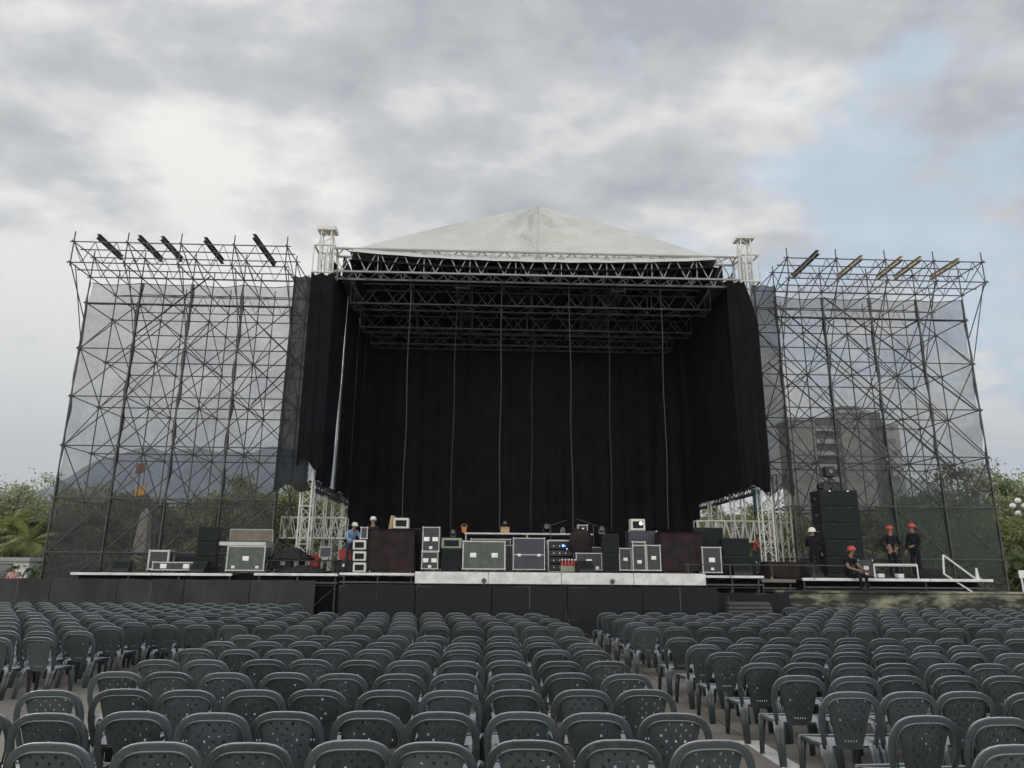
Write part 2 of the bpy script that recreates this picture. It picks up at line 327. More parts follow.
# ------------------------------------------------------------------ ground, markings, mountains
def ground_mat():
    m = mat('plaza_concrete', (0.27, 0.245, 0.21), 0.8, bump=0.25, bscale=3, coord='Object')
    nt = m.node_tree; b = nt.nodes['Principled BSDF']; tc = nt.nodes.new('ShaderNodeTexCoord')
    n = nt.nodes.new('ShaderNodeTexNoise'); n.inputs['Scale'].default_value = 0.45; n.inputs['Detail'].default_value = 10; n.inputs['Roughness'].default_value = 0.7
    nt.links.new(tc.outputs['Object'], n.inputs['Vector'])
    r = nt.nodes.new('ShaderNodeValToRGB'); r.color_ramp.elements[0].position = .3; r.color_ramp.elements[1].position = .7
    r.color_ramp.elements[0].color = (0.13, 0.118, 0.10, 1); r.color_ramp.elements[1].color = (0.28, 0.255, 0.22, 1)
    nt.links.new(n.outputs['Fac'], r.inputs['Fac'])
    bt = nt.nodes.new('ShaderNodeTexBrick'); bt.offset = 0; bt.inputs['Scale'].default_value = 1.0
    bt.inputs['Brick Width'].default_value = 3.0; bt.inputs['Row Height'].default_value = 3.0; bt.inputs['Mortar Size'].default_value = 0.012
    bt.inputs['Color1'].default_value = (1, 1, 1, 1); bt.inputs['Color2'].default_value = (0.92, 0.92, 0.92, 1); bt.inputs['Mortar'].default_value = (0.4, 0.4, 0.4, 1)
    nt.links.new(tc.outputs['Object'], bt.inputs['Vector'])
    x = nt.nodes.new('ShaderNodeMix'); x.data_type = 'RGBA'; x.blend_type = 'MULTIPLY'; x.inputs[0].default_value = 1
    nt.links.new(r.outputs[0], x.inputs[6]); nt.links.new(bt.outputs['Color'], x.inputs[7]); nt.links.new(x.outputs[2], b.inputs['Base Color'])
    return m
g = MB(); g.add([(-6000, -60, 0), (6000, -60, 0), (6000, 6500, 0), (-6000, 6500, 0)], [(0, 1, 2, 3)])
tag(g.build('ground', ground_mat()), kind='structure')
g = MB()
g.box(2.15, 3.12, 8.48, 8.64, 0.0, 0.005); g.box(2.92, 3.12, 6.6, 8.478, 0.0, 0.005)
tag(g.build('painted_marking', M['white']), kind='structure')
gr = MB(); gr.add([(-400, 36, .004), (400, 36, .004), (400, 600, .004), (-400, 600, .004)], [(0, 1, 2, 3)])
tag(gr.build('lawn', mat('park_grass', (0.05, 0.075, 0.025), 0.9, var=0.4, vscale=0.4)), kind='structure')
def ridge(u, v):
    x = -5200 + 9000*u; d = 3600 + 2200*v
    prof = max(0, 840*math.exp(-((x+1550)/1350)**4) + 150*math.exp(-((x-900)/1400)**2))
    h = prof*math.sin(math.pi*min(1, v*1.6)/2)**.8
    h *= 0.93 + 0.05*math.sin(x*.0031+v*5+1) + .03*math.sin(x*.017-v*9) + .02*math.sin(x*.05)
    return V(x, d, h)
mm = MB(); mm.sheet(ridge, 130, 14)
tag(mm.build('mountains', M['mount'], smooth=True), kind='structure')

# ------------------------------------------------------------------ chairs
def arch_pts(n=17):
    pts = []
    for i in range(n):
        t = math.pi*i/(n-1); c, s_ = math.cos(t), math.sin(t)
        x = 0.258*math.copysign(abs(c)**0.58, c); z = 0.585 + 0.232*abs(s_)**0.70
        pts.append(V(x, -0.215-0.10*(z-0.42)/0.42, z))
    return [V(.215, -.200, .365), V(.236, -.228, .47)] + pts + [V(-.236, -.228, .47), V(-.215, -.200, .365)]
def chair_pieces(hi=True):
    P = {}
    a = arch_pts(17 if hi else 9); n = len(a)
    ctr = V(0, -.27, .55)
    f = MB(); ws = []; 
    for p in a: ws.append(0.021 + 0.006*max(0, (p.z-.58)/.23))
    f.sweep(a, lambda i: (a[i]-ctr), ws, [0.0115]*n, 12 if hi else 6, .30)
    if hi:
        lip = [p + (ctr-p).normalized()*.028 + V(0, -.014, 0) for p in a[1:-1]]
        f.sweep(lip, lambda i: (lip[i]-ctr), [.006]*len(lip), [.007]*len(lip), 6)
    P['back_frame'] = [f]
    # panel between the arch and the seat, with a few rows of holes
    nu, nv = (20, 24) if hi else (4, 4)
    def pan(off):
        def fn(u, v):
            z = 0.362 + 0.468*v; hw = 0.113 + 0.095*v + 0.045*max(0, (v-.78)/.22)**2
            top = 0.585 + 0.232*max(0, 1-(abs((2*u-1)*hw)/.26)**3.45)**.35
            z = min(z, top-.008)
            return V((2*u-1)*hw, -0.205-0.10*(z-0.42)/0.42 + off + 0.018*(1-(2*u-1)**2)*-1, z)
        return fn
    def keep(i, j):
        if not hi: return True
        if (i in (4, 8, 12, 16) and j in (8, 12, 16, 20)) or (i in (6, 10, 14) and j in (10, 14, 18)): return False
        if j == 3 and i in (6, 8, 10, 12, 14): return False
        return True
    p = MB(); p.sheet(pan(-.004), nu, nv, keep); p.sheet(pan(.006), nu, nv, keep); P['back_panel'] = [p]
    s_ = MB()
    def seat(off):
        def fn(u, v):
            x = (2*u-1); y = -0.215 + 0.455*v; hw = 0.235 + 0.03*v
            return V(x*hw, y, 0.390 + off - 0.014*(1-x*x)*(1-(2*v-1)**2) - 0.03*max(0, v-.85)/.15 + .012*abs(x)**4)
        return fn
    s_.sheet(seat(0), 8 if hi else 3, 8 if hi else 3); s_.sheet(seat(-.018), 8 if hi else 3, 8 if hi else 3)
    s_.sweep([V(-.225, -.2, .385), V(-.258, .24, .37), V(.258, .24, .37), V(.225, -.2, .385)], V(0, 0, 1), [.022]*4, [.012]*4)
    P['seat'] = [s_]
    legs = []
    for sx in (-1, 1):
        l = MB(); pts = [V(sx*.205, -.195, .395), V(sx*.212, -.235, .26), V(sx*.222, -.305, 0)]
        l.sweep(pts, V(sx*1, .35, 0), [.056, .048, .036], [.012, .012, .011]); 
        l.sweep(pts, V(sx*-.2, 1, 0), [.030, .026, .020], [.010]*3); legs.append(l)
        l = MB(); pts = [V(sx*.245, .20, .385), V(sx*.254, .212, .24), V(sx*.264, .228, 0)]
        l.sweep(pts, V(1, 0, 0), [.040, .034, .022], [.013]*3); l.sweep(pts, V(0, 1, 0), [.036, .030, .022], [.011]*3); legs.append(l)
    P['leg'] = legs
    return P
CP = chair_pieces(True)
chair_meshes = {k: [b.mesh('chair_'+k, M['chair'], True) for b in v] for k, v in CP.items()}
LOW = MB()
for k, v in chair_pieces(False).items():
    for b in v: LOW.add(b.v, b.f)
MIDC = MB()
for k, v in CP.items():
    for b in v: MIDC.add(b.v, b.f)
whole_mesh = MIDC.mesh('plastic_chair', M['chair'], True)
ordn = ['nearest', 'second', 'third', 'fourth', 'fifth', 'sixth', 'seventh', 'eighth', 'ninth', 'tenth', 'eleventh', 'twelfth', 'thirteenth', 'fourteenth', 'fifteenth', 'sixteenth', 'seventeenth', 'eighteenth', 'nineteenth', 'twentieth', 'twenty-first', 'twenty-second', 'twenty-third', 'twenty-fourth', 'twenty-fifth', 'twenty-sixth', 'twenty-seventh', 'twenty-eighth']
count_ = ['first'] + ordn[1:]
ARCH_Y = -0.315    # the surveyed rows are the arch tops; chair origin sits this far in front of them
seats = []          # (distance, x, y, block, row, seat)
frontY = [4.72, 5.62, 6.6, 7.6, 8.62, 9.68, 10.62, 11.6]
def vis(x, y): return abs(math.atan2(x, y) - YAW) < R(38.5) and y > 0
for r, y in enumerate(frontY):                              # middle block, front half
    xr, xl = 1.42, (-3.63 if y > 5 else -3.07)
    n_ = round((xr-xl)/.561)
    for k_ in range(n_+1):
        x = xr-(xr-xl)*k_/n_
        if vis(x, y): seats.append((y, x, y, 'front middle block', r, k_))
rearY = [13.5, 14.5, 15.5, 16.5, 17.5]
for r, y in enumerate(rearY):                               # middle block, half by the barrier
    x = 1.55 - .1*r; k_ = 0
    while x > -5.95:
        seats.append((y, x, y, 'rear middle block', r, k_)); x -= 0.60; k_ += 1
leftY = [11.1, 12.1, 13.1, 14.0, 14.9, 15.8, 16.7, 17.6, 18.5, 19.4, 20.3, 21.2]
for r, y in enumerate(leftY):
    x = -6.42 if y < 17.6 else -5.4; k_ = 0
    while vis(x, y) and x > -16:
        seats.append((y, x, y, 'far left block', r, k_)); x -= 0.57; k_ += 1
rfY = [4.6, 5.5, 6.52, 7.5, 8.52, 9.57, 10.5, 11.55]
for r, y in enumerate(rfY):
    x = 3.22 - .02*r; k_ = 0
    while vis(x, y):
        seats.append((y, x, y, 'front right block', r, k_)); x += 0.532; k_ += 1
rrY = [13.55, 14.7, 15.8, 16.9, 18.0, 19.0, 20.0, 20.9]
for r, y in enumerate(rrY):
    x = 3.0; k_ = 0
    while vis(x, y) and (y < 18.2 or x > 8.9 or True):
        if not (y > 18.5 and x < 8.6): seats.append((y, x, y, 'rear right block', r, k_))
        x += 0.575; k_ += 1
seats.sort(key=lambda s: s[0])
GROUPS = 'dark grey-green plastic chairs set out in rows'
proto = None; n_ind = 0
rest = []
for i, (d, x, y, blk, r, kx) in enumerate(seats):
    cr = random.Random(i*31+5)
    px = x + cr.uniform(-.022, .022); py = y - ARCH_Y + cr.uniform(-.06, .06); rz = R(cr.uniform(-4.5, 4.5))
    if n_ind >= 298: rest.append((px, py, rz)); continue
    n_ind += 1
    which = {'front middle block': 'the bare centre-right aisle', 'rear middle block': 'the centre-right aisle', 'far left block': 'the left aisle', 'front right block': 'the bare centre aisle', 'rear right block': 'the centre aisle'}[blk]
    lab = 'dark plastic chair, %s from %s, %s row of %s' % (count_[kx], which.replace('bare ', ''), ordn[r], blk)
    if d < 13:
        if proto is None:
            proto = thing('plastic_chair', lab, 'chair', (px, py, 0), rz, GROUPS)
            for nm, ms in chair_meshes.items():
                for me in ms:
                    o = bpy.data.objects.new(nm, me); COL.objects.link(o); o.parent = proto
            c = proto
        else:
            c = copy_tree(proto); c.location = (px, py, 0); c.rotation_euler = (0, 0, rz)
    else:
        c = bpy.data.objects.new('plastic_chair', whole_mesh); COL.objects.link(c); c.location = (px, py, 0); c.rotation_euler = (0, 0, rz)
    tag(c, lab, 'chair', GROUPS)
rb = MB()
for (px, py, rz) in rest:
    T = Matrix.Translation((px, py, 0)) @ Matrix.Rotation(rz, 4, 'Z')
    rb.add([T @ V(*v) for v in LOW.v], LOW.f)
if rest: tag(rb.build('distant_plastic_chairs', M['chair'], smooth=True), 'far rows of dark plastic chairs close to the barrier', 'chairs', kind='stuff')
print('chairs', len(seats), 'individual', n_ind)

# ------------------------------------------------------------------ truss helpers
def box_truss(parent, a, b, size_u, size_v, u, v, m, rc=0.035, rl=0.018, step=0.75):
    """four chords + zigzag lacing between a and b; u, v span the section"""
    a = Vector(a); b = Vector(b); u = Vector(u); v = Vector(v); L = (b-a).length; d = (b-a)/L
    offs = [u*(sx*size_u/2)+v*(sy*size_v/2) for sx, sy in ((-1, -1), (1, -1), (1, 1), (-1, 1))]
    for o in offs:
        t = MB(); t.tube(a+o, b+o, rc, 6); t.build('chord', m, parent)
    n = max(1, round(L/step)); lc = MB()
    for f in range(4):
        o1, o2 = offs[f], offs[(f+1) % 4]
        for i in range(n):
            p = a+d*(L*i/n); q = a+d*(L*(i+1)/n); mid = a+d*(L*(i+.5)/n)
            lc.tube(p+o1, mid+o2, rl, 4); lc.tube(mid+o2, q+o1, rl, 4)
            if i % 2 == 0: lc.tube(p+o1, p+o2, rl, 4)
        lc.tube(b+o1, b+o2, rl, 4)
    lc.build('lacing', m, parent)

# ------------------------------------------------------------------ stage roof
XL, XR, YF, YB = -5.95, 9.46, 24.1, 31.2
roof = thing('stage_roof', 'white pyramid fabric roof over the black stage, carried on lattice trusses', 'stage roof', (1.76, YF, 12.0))
def off(o): o.location = Vector(o.location) - Vector(roof.location)
apex = V(2.03, 27.6, 16.88)
corners = [V(-5.0, 23.62, 12.80), V(8.25, 23.62, 12.80), V(8.9, 31.3, 12.98), V(-5.4, 31.3, 12.98)]
cm = MB()
def roofside(A, B, lift):
    def fn(u, v):
        base = A.lerp(B, u); p = base.lerp(apex, v)
        k = v*(1-v)*4
        p.z += 0.10*k - 0.25*math.sin(math.pi*u)**.8*(1-v)**2.2
        fold = 0.05*math.sin(u*41+v*7)*k + 0.085*math.sin((u-.5)*9/(1.03-v)**.6+v*11)*k*(1-v)**.5 + 0.05*math.sin(v*23+abs(u-.5)*14)*k
        fold -= 0.21*abs(math.sin(v*20+5*abs(u-.5)+1.3*math.sin(u*9)))**.35*math.exp(-((u-.5)/.22)**2)*k + .07*abs(math.sin(u*23+v*9))**.4*k
        if lift: fold = 0
        nrm = (B-A).cross(apex-A).normalized()
        p += nrm*(fold*1.7*math.sin(math.pi*u)**.6)
        if v == 0: p.z += -0.03+0.006*math.sin(u*60)
        p.z += lift*(.35+.65*min(1, v*4)) if lift else 0
        return p
    return fn
for i in range(4): cm.sheet(roofside(corners[i], corners[(i+1) % 4], 0), 110, 90 if i == 0 else 40)
o = cm.build('canopy', M['canopy'], roof, smooth=True); off(o)
ln = MB()
for i in range(4): ln.sheet(roofside(corners[i], corners[(i+1) % 4], -0.9), 30, 16)
o = ln.build('lining', M['lining'], roof, smooth=True); off(o)
sm = MB(); sm.path([V(1.7, 23.62, 12.80).lerp(apex, t)+V(0, -.05, 0.02-.25*(1-t)**2.2+.40*t*(1-t)) for t in [i/12 for i in range(13)]], .012, 5)
o = sm.build('seam', mat('grey_seam', (0.35, .35, .33), .7), roof); off(o)
def roof_truss(Y, z0, z1, x0, x1, m, depth=0.7, step=.75, rc=.036):
    t = bpy.data.objects.new('truss', None); COL.objects.link(t); t.parent = roof; off(t)
    box_truss(t, (x0, Y, (z0+z1)/2), (x1, Y, (z0+z1)/2), depth, z1-z0, (0, 1, 0), (0, 0, 1), m, rc, .022, step)
    return t
roof_truss(24.1, 12.05, 12.93, XL+.3, XR-.3, M['alu'], step=.82, rc=.042)
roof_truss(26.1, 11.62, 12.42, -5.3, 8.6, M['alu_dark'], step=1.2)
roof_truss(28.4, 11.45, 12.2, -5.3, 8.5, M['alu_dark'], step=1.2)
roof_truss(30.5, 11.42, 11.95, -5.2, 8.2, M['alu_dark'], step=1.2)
cx_ = MB(); cx_.box(-5.9, 9.3, 31.12, 31.25, 11.9, 12.9)
o = cx_.build('rear_valance', M['lining'], roof); off(o)
for X in (-5.38, 8.70):
    cx_ = MB(); cx_.box(X-.03, X+.03, 24.5, 31.05, 11.9, 12.98); o = cx_.build('side_valance', M['lining'], roof); off(o)
for X in (-1.0, 4.8):   # trusses running front to back under the roof
    t = bpy.data.objects.new('truss', None); COL.objects.link(t); t.parent = roof; off(t)
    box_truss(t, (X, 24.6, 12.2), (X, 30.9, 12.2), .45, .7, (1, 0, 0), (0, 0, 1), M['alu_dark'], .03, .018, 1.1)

def truss_tower(X, Y, top, label, s=0.36, head=True, m=None):
    t = thing('truss_tower', label, 'truss tower', (X, Y, 0), 0, 'white lattice towers carrying the stage roof')
    m = m or M['white_steel']
    box_truss(t, (0, 0, .1), (0, 0, top), s, s, (1, 0, 0), (0, 1, 0), m, .028, .013, .62 if head else .8)
    b = MB(); b.box(-.45, .45, -.45, .45, 0, .1, .02); b.build('base_plate', m, t)
    if head:
        h = MB(); h.box(-.34, .34, -.26, .26, top, top+.16, .02)
        for sx in (-.3, .3): h.tube((sx, 0, top-.5), (sx*.7, 0, top), .03)
        h.build('head_block', m, t)
        sl_ = MB()
        for z in (12.0, 13.05):
            for (x0, y0, x1, y1) in ((-.36, -.36, .36, -.36), (.36, -.36, .36, .36), (.36, .36, -.36, .36), (-.36, .36, -.36, -.36)): sl_.tube((x0, y0, z), (x1, y1, z), .04)
        for sx in (-.36, -.12, .12, .36):
            for sy in (-.36, .36): sl_.tube((sx, sy, 12.0), (sx, sy, 13.05), .03)
        sl_.build('sleeve_block', m, t)
    return t
truss_tower(-5.95, 24.1, 13.7, 'white lattice tower at the front left corner of the stage roof')
truss_tower(9.46, 24.1, 13.75, 'white lattice tower at the front right corner of the stage roof')
for i, (x, y) in enumerate([(-6.15, 26.9), (-6.1, 29.9), (-6.0, 31.6)]):
    truss_tower(x, y, 10.8, ['white lattice leg just behind the front left tower, under the curtain', 'white lattice leg midway along the open left side', 'white lattice leg at the rear left end of the curtain', 'short white lattice post outside the stage by the left net'][i], .4, False)
for i, (x, y) in enumerate([(9.4, 26.6), (9.3, 29.0), (9.2, 31.6), (10.6, 25.4)]):
    truss_tower(x, y, 10.8 if i < 3 else 5.2, ['white lattice leg just behind the front right tower, under the curtain', 'white lattice leg midway along the open right side', 'white lattice leg at the rear right end of the curtain', 'short white lattice post outside the stage by the grey right net'][i], .4, False)
for (x0, x1, y, lab) in ((-7.3, -5.0, 26.35, 'short horizontal white truss between the left lattice legs'), (7.6, 10.7, 26.0, 'short horizontal white truss between the right lattice legs')):
    t = thing('side_truss', lab, 'truss', (0, 0, 0)); box_truss(t, (x0, y, 3.2), (x1, y, 3.2), .4, .72, (0, 1, 0), (0, 0, 1), M['white_steel'], .032, .018, .36)
for (X, lab) in ((-5.95, 'long thin truss along the lower edge of the left side curtain'), (9.3, 'long thin truss along the lower edge of the right side curtain')):
    t = thing('side_truss', lab, 'truss', (0, 0, 0)); box_truss(t, (X, 24.5, 4.55), (X, 31.4, 4.55), .25, .25, (1, 0, 0), (0, 0, 1), M['alu_dark'], .03, .014, .5)

# ------------------------------------------------------------------ curtains
def drape(name, label, P0, P1, z0, z1, m, folds=9, amp=.07, taper=(0, 0), bulge=0.0, nz=14, cat='curtain', nper=6, hem=.06, thick=True):
    """pleated cloth hung between P0 and P1; taper pulls the two lower corners inward"""
    P0 = V(P0[0], P0[1], 0); P1 = V(P1[0], P1[1], 0); d = (P1-P0); nrm = V(-d.y, d.x, 0).normalized()
    sd_ = hash(label) % 100 if False else sum(map(ord, label)) % 97
    def mk(o_):
        def fn(u, v):
            a = P0 + d*(taper[0]*(1-v)); b = P1 - d*(taper[1]*(1-v)) + d.normalized()*(bulge*min(1, (1-v)/.22)**.8)
            p = a.lerp(b, u) + nrm*(amp*(math.sin(u*folds*6.283+sd_) + .5*math.sin(u*folds*2.7*6.283+v*2+sd_))*(0.5+.5*(1-v)) + .12*amp*math.sin(v*17+u*9) + o_)
            p.z = z0 + (z1-z0)*v + (hem*math.sin(u*7+sd_)*(1-v) - .5*hem*abs(math.sin(u*folds*3.14))*v)
            return p
        return fn
    b = MB(); b.sheet(mk(0), int(folds*nper), nz)
    if thick: b.sheet(mk(.012), int(folds*nper), nz)
    o = b.build(name, m, smooth=True); return tag(o, label, cat)
drape('stage_curtain', 'wide black curtain closing the rear of the stage', (-5.9, 31.05), (9.3, 31.05), 1.76, 12.2, M['drape'], 23, .075, nper=8)
drape('stage_curtain', 'black side curtain nearest the audience on the left of the stage', (-5.62, 24.05), (-5.62, 26.75), 4.6, 12.6, M['drape'], 7, .05, taper=(-.08, .29))
drape('stage_curtain', 'black left side curtain between the two bright slits', (-5.62, 26.8), (-5.62, 29.42), 4.6, 12.4, M['drape'], 6, .05, taper=(.0, .09))
drape('stage_curtain', 'black left side curtain meeting the rear curtain', (-5.62, 29.48), (-5.62, 31.0), 4.6, 12.3, M['drape'], 4, .05)
drape('stage_curtain', 'black curtain end wrapped in front of the left white tower', (-6.33, 23.72), (-5.5, 23.72), 5.15, 11.98, M['drape'], 2.2, .05, taper=(.05, -.06), nper=12, hem=.2)
drape('stage_curtain', 'black curtain end wrapped in front of the right white tower', (8.55, 23.72), (9.2, 23.72), 4.5, 11.98, M['drape'], 3, .05, taper=(0, .12), nper=12, hem=.12, bulge=.42)
drape('shade_sheet', 'black cloth skirt hanging in the gap under the left decks', (-12.4, 22.9), (-2.1, 22.9), .02, 1.60, M['drape'], 20, .04)  # black sheets added to stand in for the shade under the decks
drape('shade_sheet', 'black cloth skirt hanging under the main deck', (-2.0, 22.35), (6.6, 22.35), .02, 1.42, M['drape'], 18, .04)
drape('shade_sheet', 'black cloth skirt hanging under the right decks', (6.7, 23.0), (15.7, 23.0), .02, 1.585, M['drape'], 18, .04)
drape('stage_curtain', 'broad black side curtain along the right of the stage', (9.05, 24.3), (9.05, 31.0), 4.6, 12.6, M['drape'], 14, .06, taper=(-.025, 0))
drape('side_net', 'nearly opaque dark mesh strip between left scaffold and white tower', (-6.95, 23.86), (-5.95, 23.86), 4.35, 11.9, M['net_dark'], 2.4, .05, taper=(-.04, -.02), cat='net', nper=10, hem=.12, thick=False)
drape('side_net', 'see-through grey mesh strip between white tower and right scaffold', (9.5, 23.9), (10.42, 23.9), 4.4, 11.95, M['net_mid'], 2.0, .05, taper=(-.1, -.02), cat='net', nper=10, hem=.12, thick=False)
for i, (xt, yt, xb, yb, Y) in enumerate([(411, 276, 402, 527, 24.45), (457, 296, 450, 530, 25.9), (502, 279, 499, 529, 24.45), (569, 279, 573, 529, 24.45), (608, 300, 612, 530, 25.9), (660, 279, 669, 529, 24.45), (533, 310, 531, 530, 27.5)]):
    a = at(xt, yt, Y); b_ = at(xb, yb, Y); b_.z = max(b_.z, 2.4)
    r_ = MB(); pts = [a.lerp(b_, t/10) + V(.02*math.sin(t*1.3+i), 0.01*math.cos(t*2), 0) for t in range(11)]; r_.path(pts, .009 if i in (0, 2, 3, 5) else .0065, 5)
    tag(r_.build('hanging_rope', M['rope']), ['pale rope hanging at the left of the stage opening, the first of seven', 'faint grey rope hanging second from the left over the stage', 'pale rope hanging just left of the middle of the stage', 'pale straight rope hanging right of the middle, above the red crate', 'faint grey rope hanging above the dark twin speakers', 'pale rope nearest the right side curtain, with a white tag', 'thin faint rope hanging behind mid stage, farthest back'][i], 'rope', 'ropes hanging from the roof trusses')

# ------------------------------------------------------------------ scaffold towers
def scaffold(name, label, xs, heavy, inner):
    t = thing(name, label, 'scaffold tower', ((xs[0]+xs[-1])/2, 25.8, 0))
    def put(mb, nm, m=M['galv']): o = mb.build(nm, m, t); o.location = -Vector(t.location)
    ys = [24.0, 25.8, 27.6]; lev = [0.55, 2.25, 3.98, 5.71, 7.4, 9.1, 10.76]
    rr = .022
    for y in ys:
        for x in xs:
            b = MB(); b.tube((x, y, 0), (x, y, 12.75 if y > 24 else 12.72), rr); 
            for z in lev: b.tube((x, y, z-.06), (x, y, z+.06), rr*2.0)
            b.build('standard', M['galv'], t).location = -Vector(t.location)
        for z in lev:
            b = MB(); b.tube((xs[0]-.1, y, z), (xs[-1]+.1, y, z), rr*.95); put(b, 'ledger')
    for x in xs:
        for z in lev: 
            b = MB(); b.tube((x, ys[0]-.1, z), (x, ys[-1]+.1, z), rr*.9); put(b, 'transom')
    for li in range(len(lev)-1):
        for yi, y in enumerate(ys):
            b = MB()
            for k_ in range(len(xs)-1):
                yo = y + .05
                fl = (inner < 0) if yi < 2 else (inner > 0)
                x0, x1 = (xs[k_], xs[k_+1]) if fl else (xs[k_+1], xs[k_])
                b.tube((x0, yo, lev[li]), (x1, yo, lev[li+1]), rr*.85)
                if yi == 1 and (k_+li) % 2 == 0: b.tube((x1, yo+.06, lev[li]), (x0, yo+.06, lev[li+1]), rr*.8)
            put(b, 'cross_brace')
        for k_, x in enumerate(xs):
            b = MB()
            if (k_+li) % 2: b.tube((x+.05, ys[0], lev[li]), (x+.05, ys[1], lev[li+1]), rr*.85); b.tube((x+.05, ys[1], lev[li+1]), (x+.05, ys[2], lev[li]), rr*.85)
            else: b.tube((x+.05, ys[0], lev[li+1]), (x+.05, ys[1], lev[li]), rr*.85); b.tube((x+.05, ys[1], lev[li]), (x+.05, ys[2], lev[li+1]), rr*.85)
            put(b, 'side_brace')
    # lattice platform that leans out over the front at the top
    fy = 22.72
    for z in (11.72, 12.48):
        for y in (fy, 23.35, 24.0, 25.8, 27.6):
            b = MB(); b.tube((xs[0]-.12, y, z), (xs[-1]+.12, y, z), rr*.95); put(b, 'ledger')
        for x in xs:
            b = MB(); b.tube((x, fy-.12, z), (x, 27.7, z), rr*.9); put(b, 'transom')
    for y in (fy, 24.0, 27.6):
        b = MB()
        for k_ in range(len(xs)-1):
            n = 5
            for j in range(n):
                xa = xs[k_]+(xs[k_+1]-xs[k_])*j/n; xb = xs[k_]+(xs[k_+1]-xs[k_])*(j+1)/n
                b.tube((xa, y, 11.72 if j % 2 else 12.48), (xb, y, 12.48 if j % 2 else 11.72), rr*.6, 4)
        put(b, 'lattice')
    for x in xs:
        b = MB(); b.tube((x, fy, 11.6), (x, fy, 12.85), rr); b.tube((x, fy, 11.72), (x+.03, 24.0, 10.1), rr*.9); b.tube((x+.06, fy+.2, 11.72), (x+.06, 24.0, 9.2), rr*.8)
        b.tube((x, fy, 12.48), (x, 24.0, 11.72), rr*.8); b.tube((x, 24, 12.48), (x, 25.8, 11.72), rr*.8); b.tube((x, 25.8, 11.72), (x, 27.6, 12.48), rr*.8)
        put(b, 'outrigger')
    # long raking tubes right across the bays
    for (xa, za, xb, zb, y) in heavy:
        b = MB(); b.tube((xa, y, za), (xb, y, zb), .028); put(b, 'raker', M['beam'])
    return t
xsL = [-14.12, -12.33, -10.54, -8.75, -6.96]; xsR = [10.42, 12.17, 13.92, 15.67, 17.42]
scaffold('scaffold_tower', 'tall tube scaffold tower behind grey net, left of the stage, dark beams on top', xsL,
         [(-12.3, 9.7, -10.0, 11.9, 24.12), (-14.1, 3.0, -9.2, 0.4, 26.6), (-8.7, 7.6, -7.0, 9.6, 25.9), (-12.6, .3, -7.3, 4.4, 25.0), (-11.6, .3, -6.9, 4.1, 26.4)], -1)
scaffold('scaffold_tower', 'tall tube scaffold tower behind grey net, right of the stage, yellowish beams on top', xsR,
         [(10.7, 11.7, 17.2, 5.6, 24.9), (10.5, 11.4, 17.0, 5.2, 24.95), (10.5, 9.4, 16.0, 4.4, 25.3), (10.5, 7.2, 15.5, 2.6, 26.4), (12.3, 11.6, 17.4, 7.4, 24.14)], 1)
bl = [((98, 236), (122, 258)), ((139, 237), (162, 260)), ((162, 238), (182, 260)), ((205, 239), (223, 262)), ((254, 236), (275, 265)),
      ((818, 252), (792, 277)), ((862, 257), (838, 277)), ((902, 258), (877, 278)), ((921, 258), (894, 278)), ((959, 260), (930, 278))]
blab = ['outermost dark beam on top of the left scaffold', 'second dark beam from the outer end of the left scaffold top', 'middle dark beam on top of the left scaffold', 'fourth dark beam from the outer end of the left scaffold top', 'dark beam on the left scaffold top nearest the stage, tilted most',
        'dark beam on the right scaffold top nearest the stage', 'yellowish beam second from the stage on the right scaffold top', 'yellowish beam in the middle of the right scaffold top', 'yellowish beam fourth from the stage on the right scaffold top', 'yellowish beam at the outer end of the right scaffold top']
for i, (n_, f_) in enumerate(bl):
    a = atz(*n_, 12.80); c_ = atz(*f_, 12.62)
    # keep the beam about 2.6 m long, resting on the platform
    dvec = (c_-a)
    if dvec.length > 3.0: c_ = a + dvec*(3.0/dvec.length)
    ib = MB(); d_ = (c_-a).normalized(); sx = V(d_.y, -d_.x, 0).normalized(); up = sx.cross(d_)
    if up.z < 0: up = -up
    def bar(u0, u1, w0, w1):
        vs = [p + sx*uu + up*ww for p in (a, c_) for uu in (u0, u1) for ww in (w0, w1)]
        ib.add(vs, [(0, 1, 3, 2), (4, 6, 7, 5), (0, 4, 5, 1), (2, 3, 7, 6), (0, 2, 6, 4), (1, 5, 7, 3)])
    bar(-.06, .06, .07, .085); bar(-.06, .06, -.085, -.07); bar(-.01, .01, -.07, .07)
    tag(ib.build('steel_beam', M['beam'] if i < 6 else M['beam_y']), blab[i], 'steel beam', 'steel beams laid over the scaffold tops')

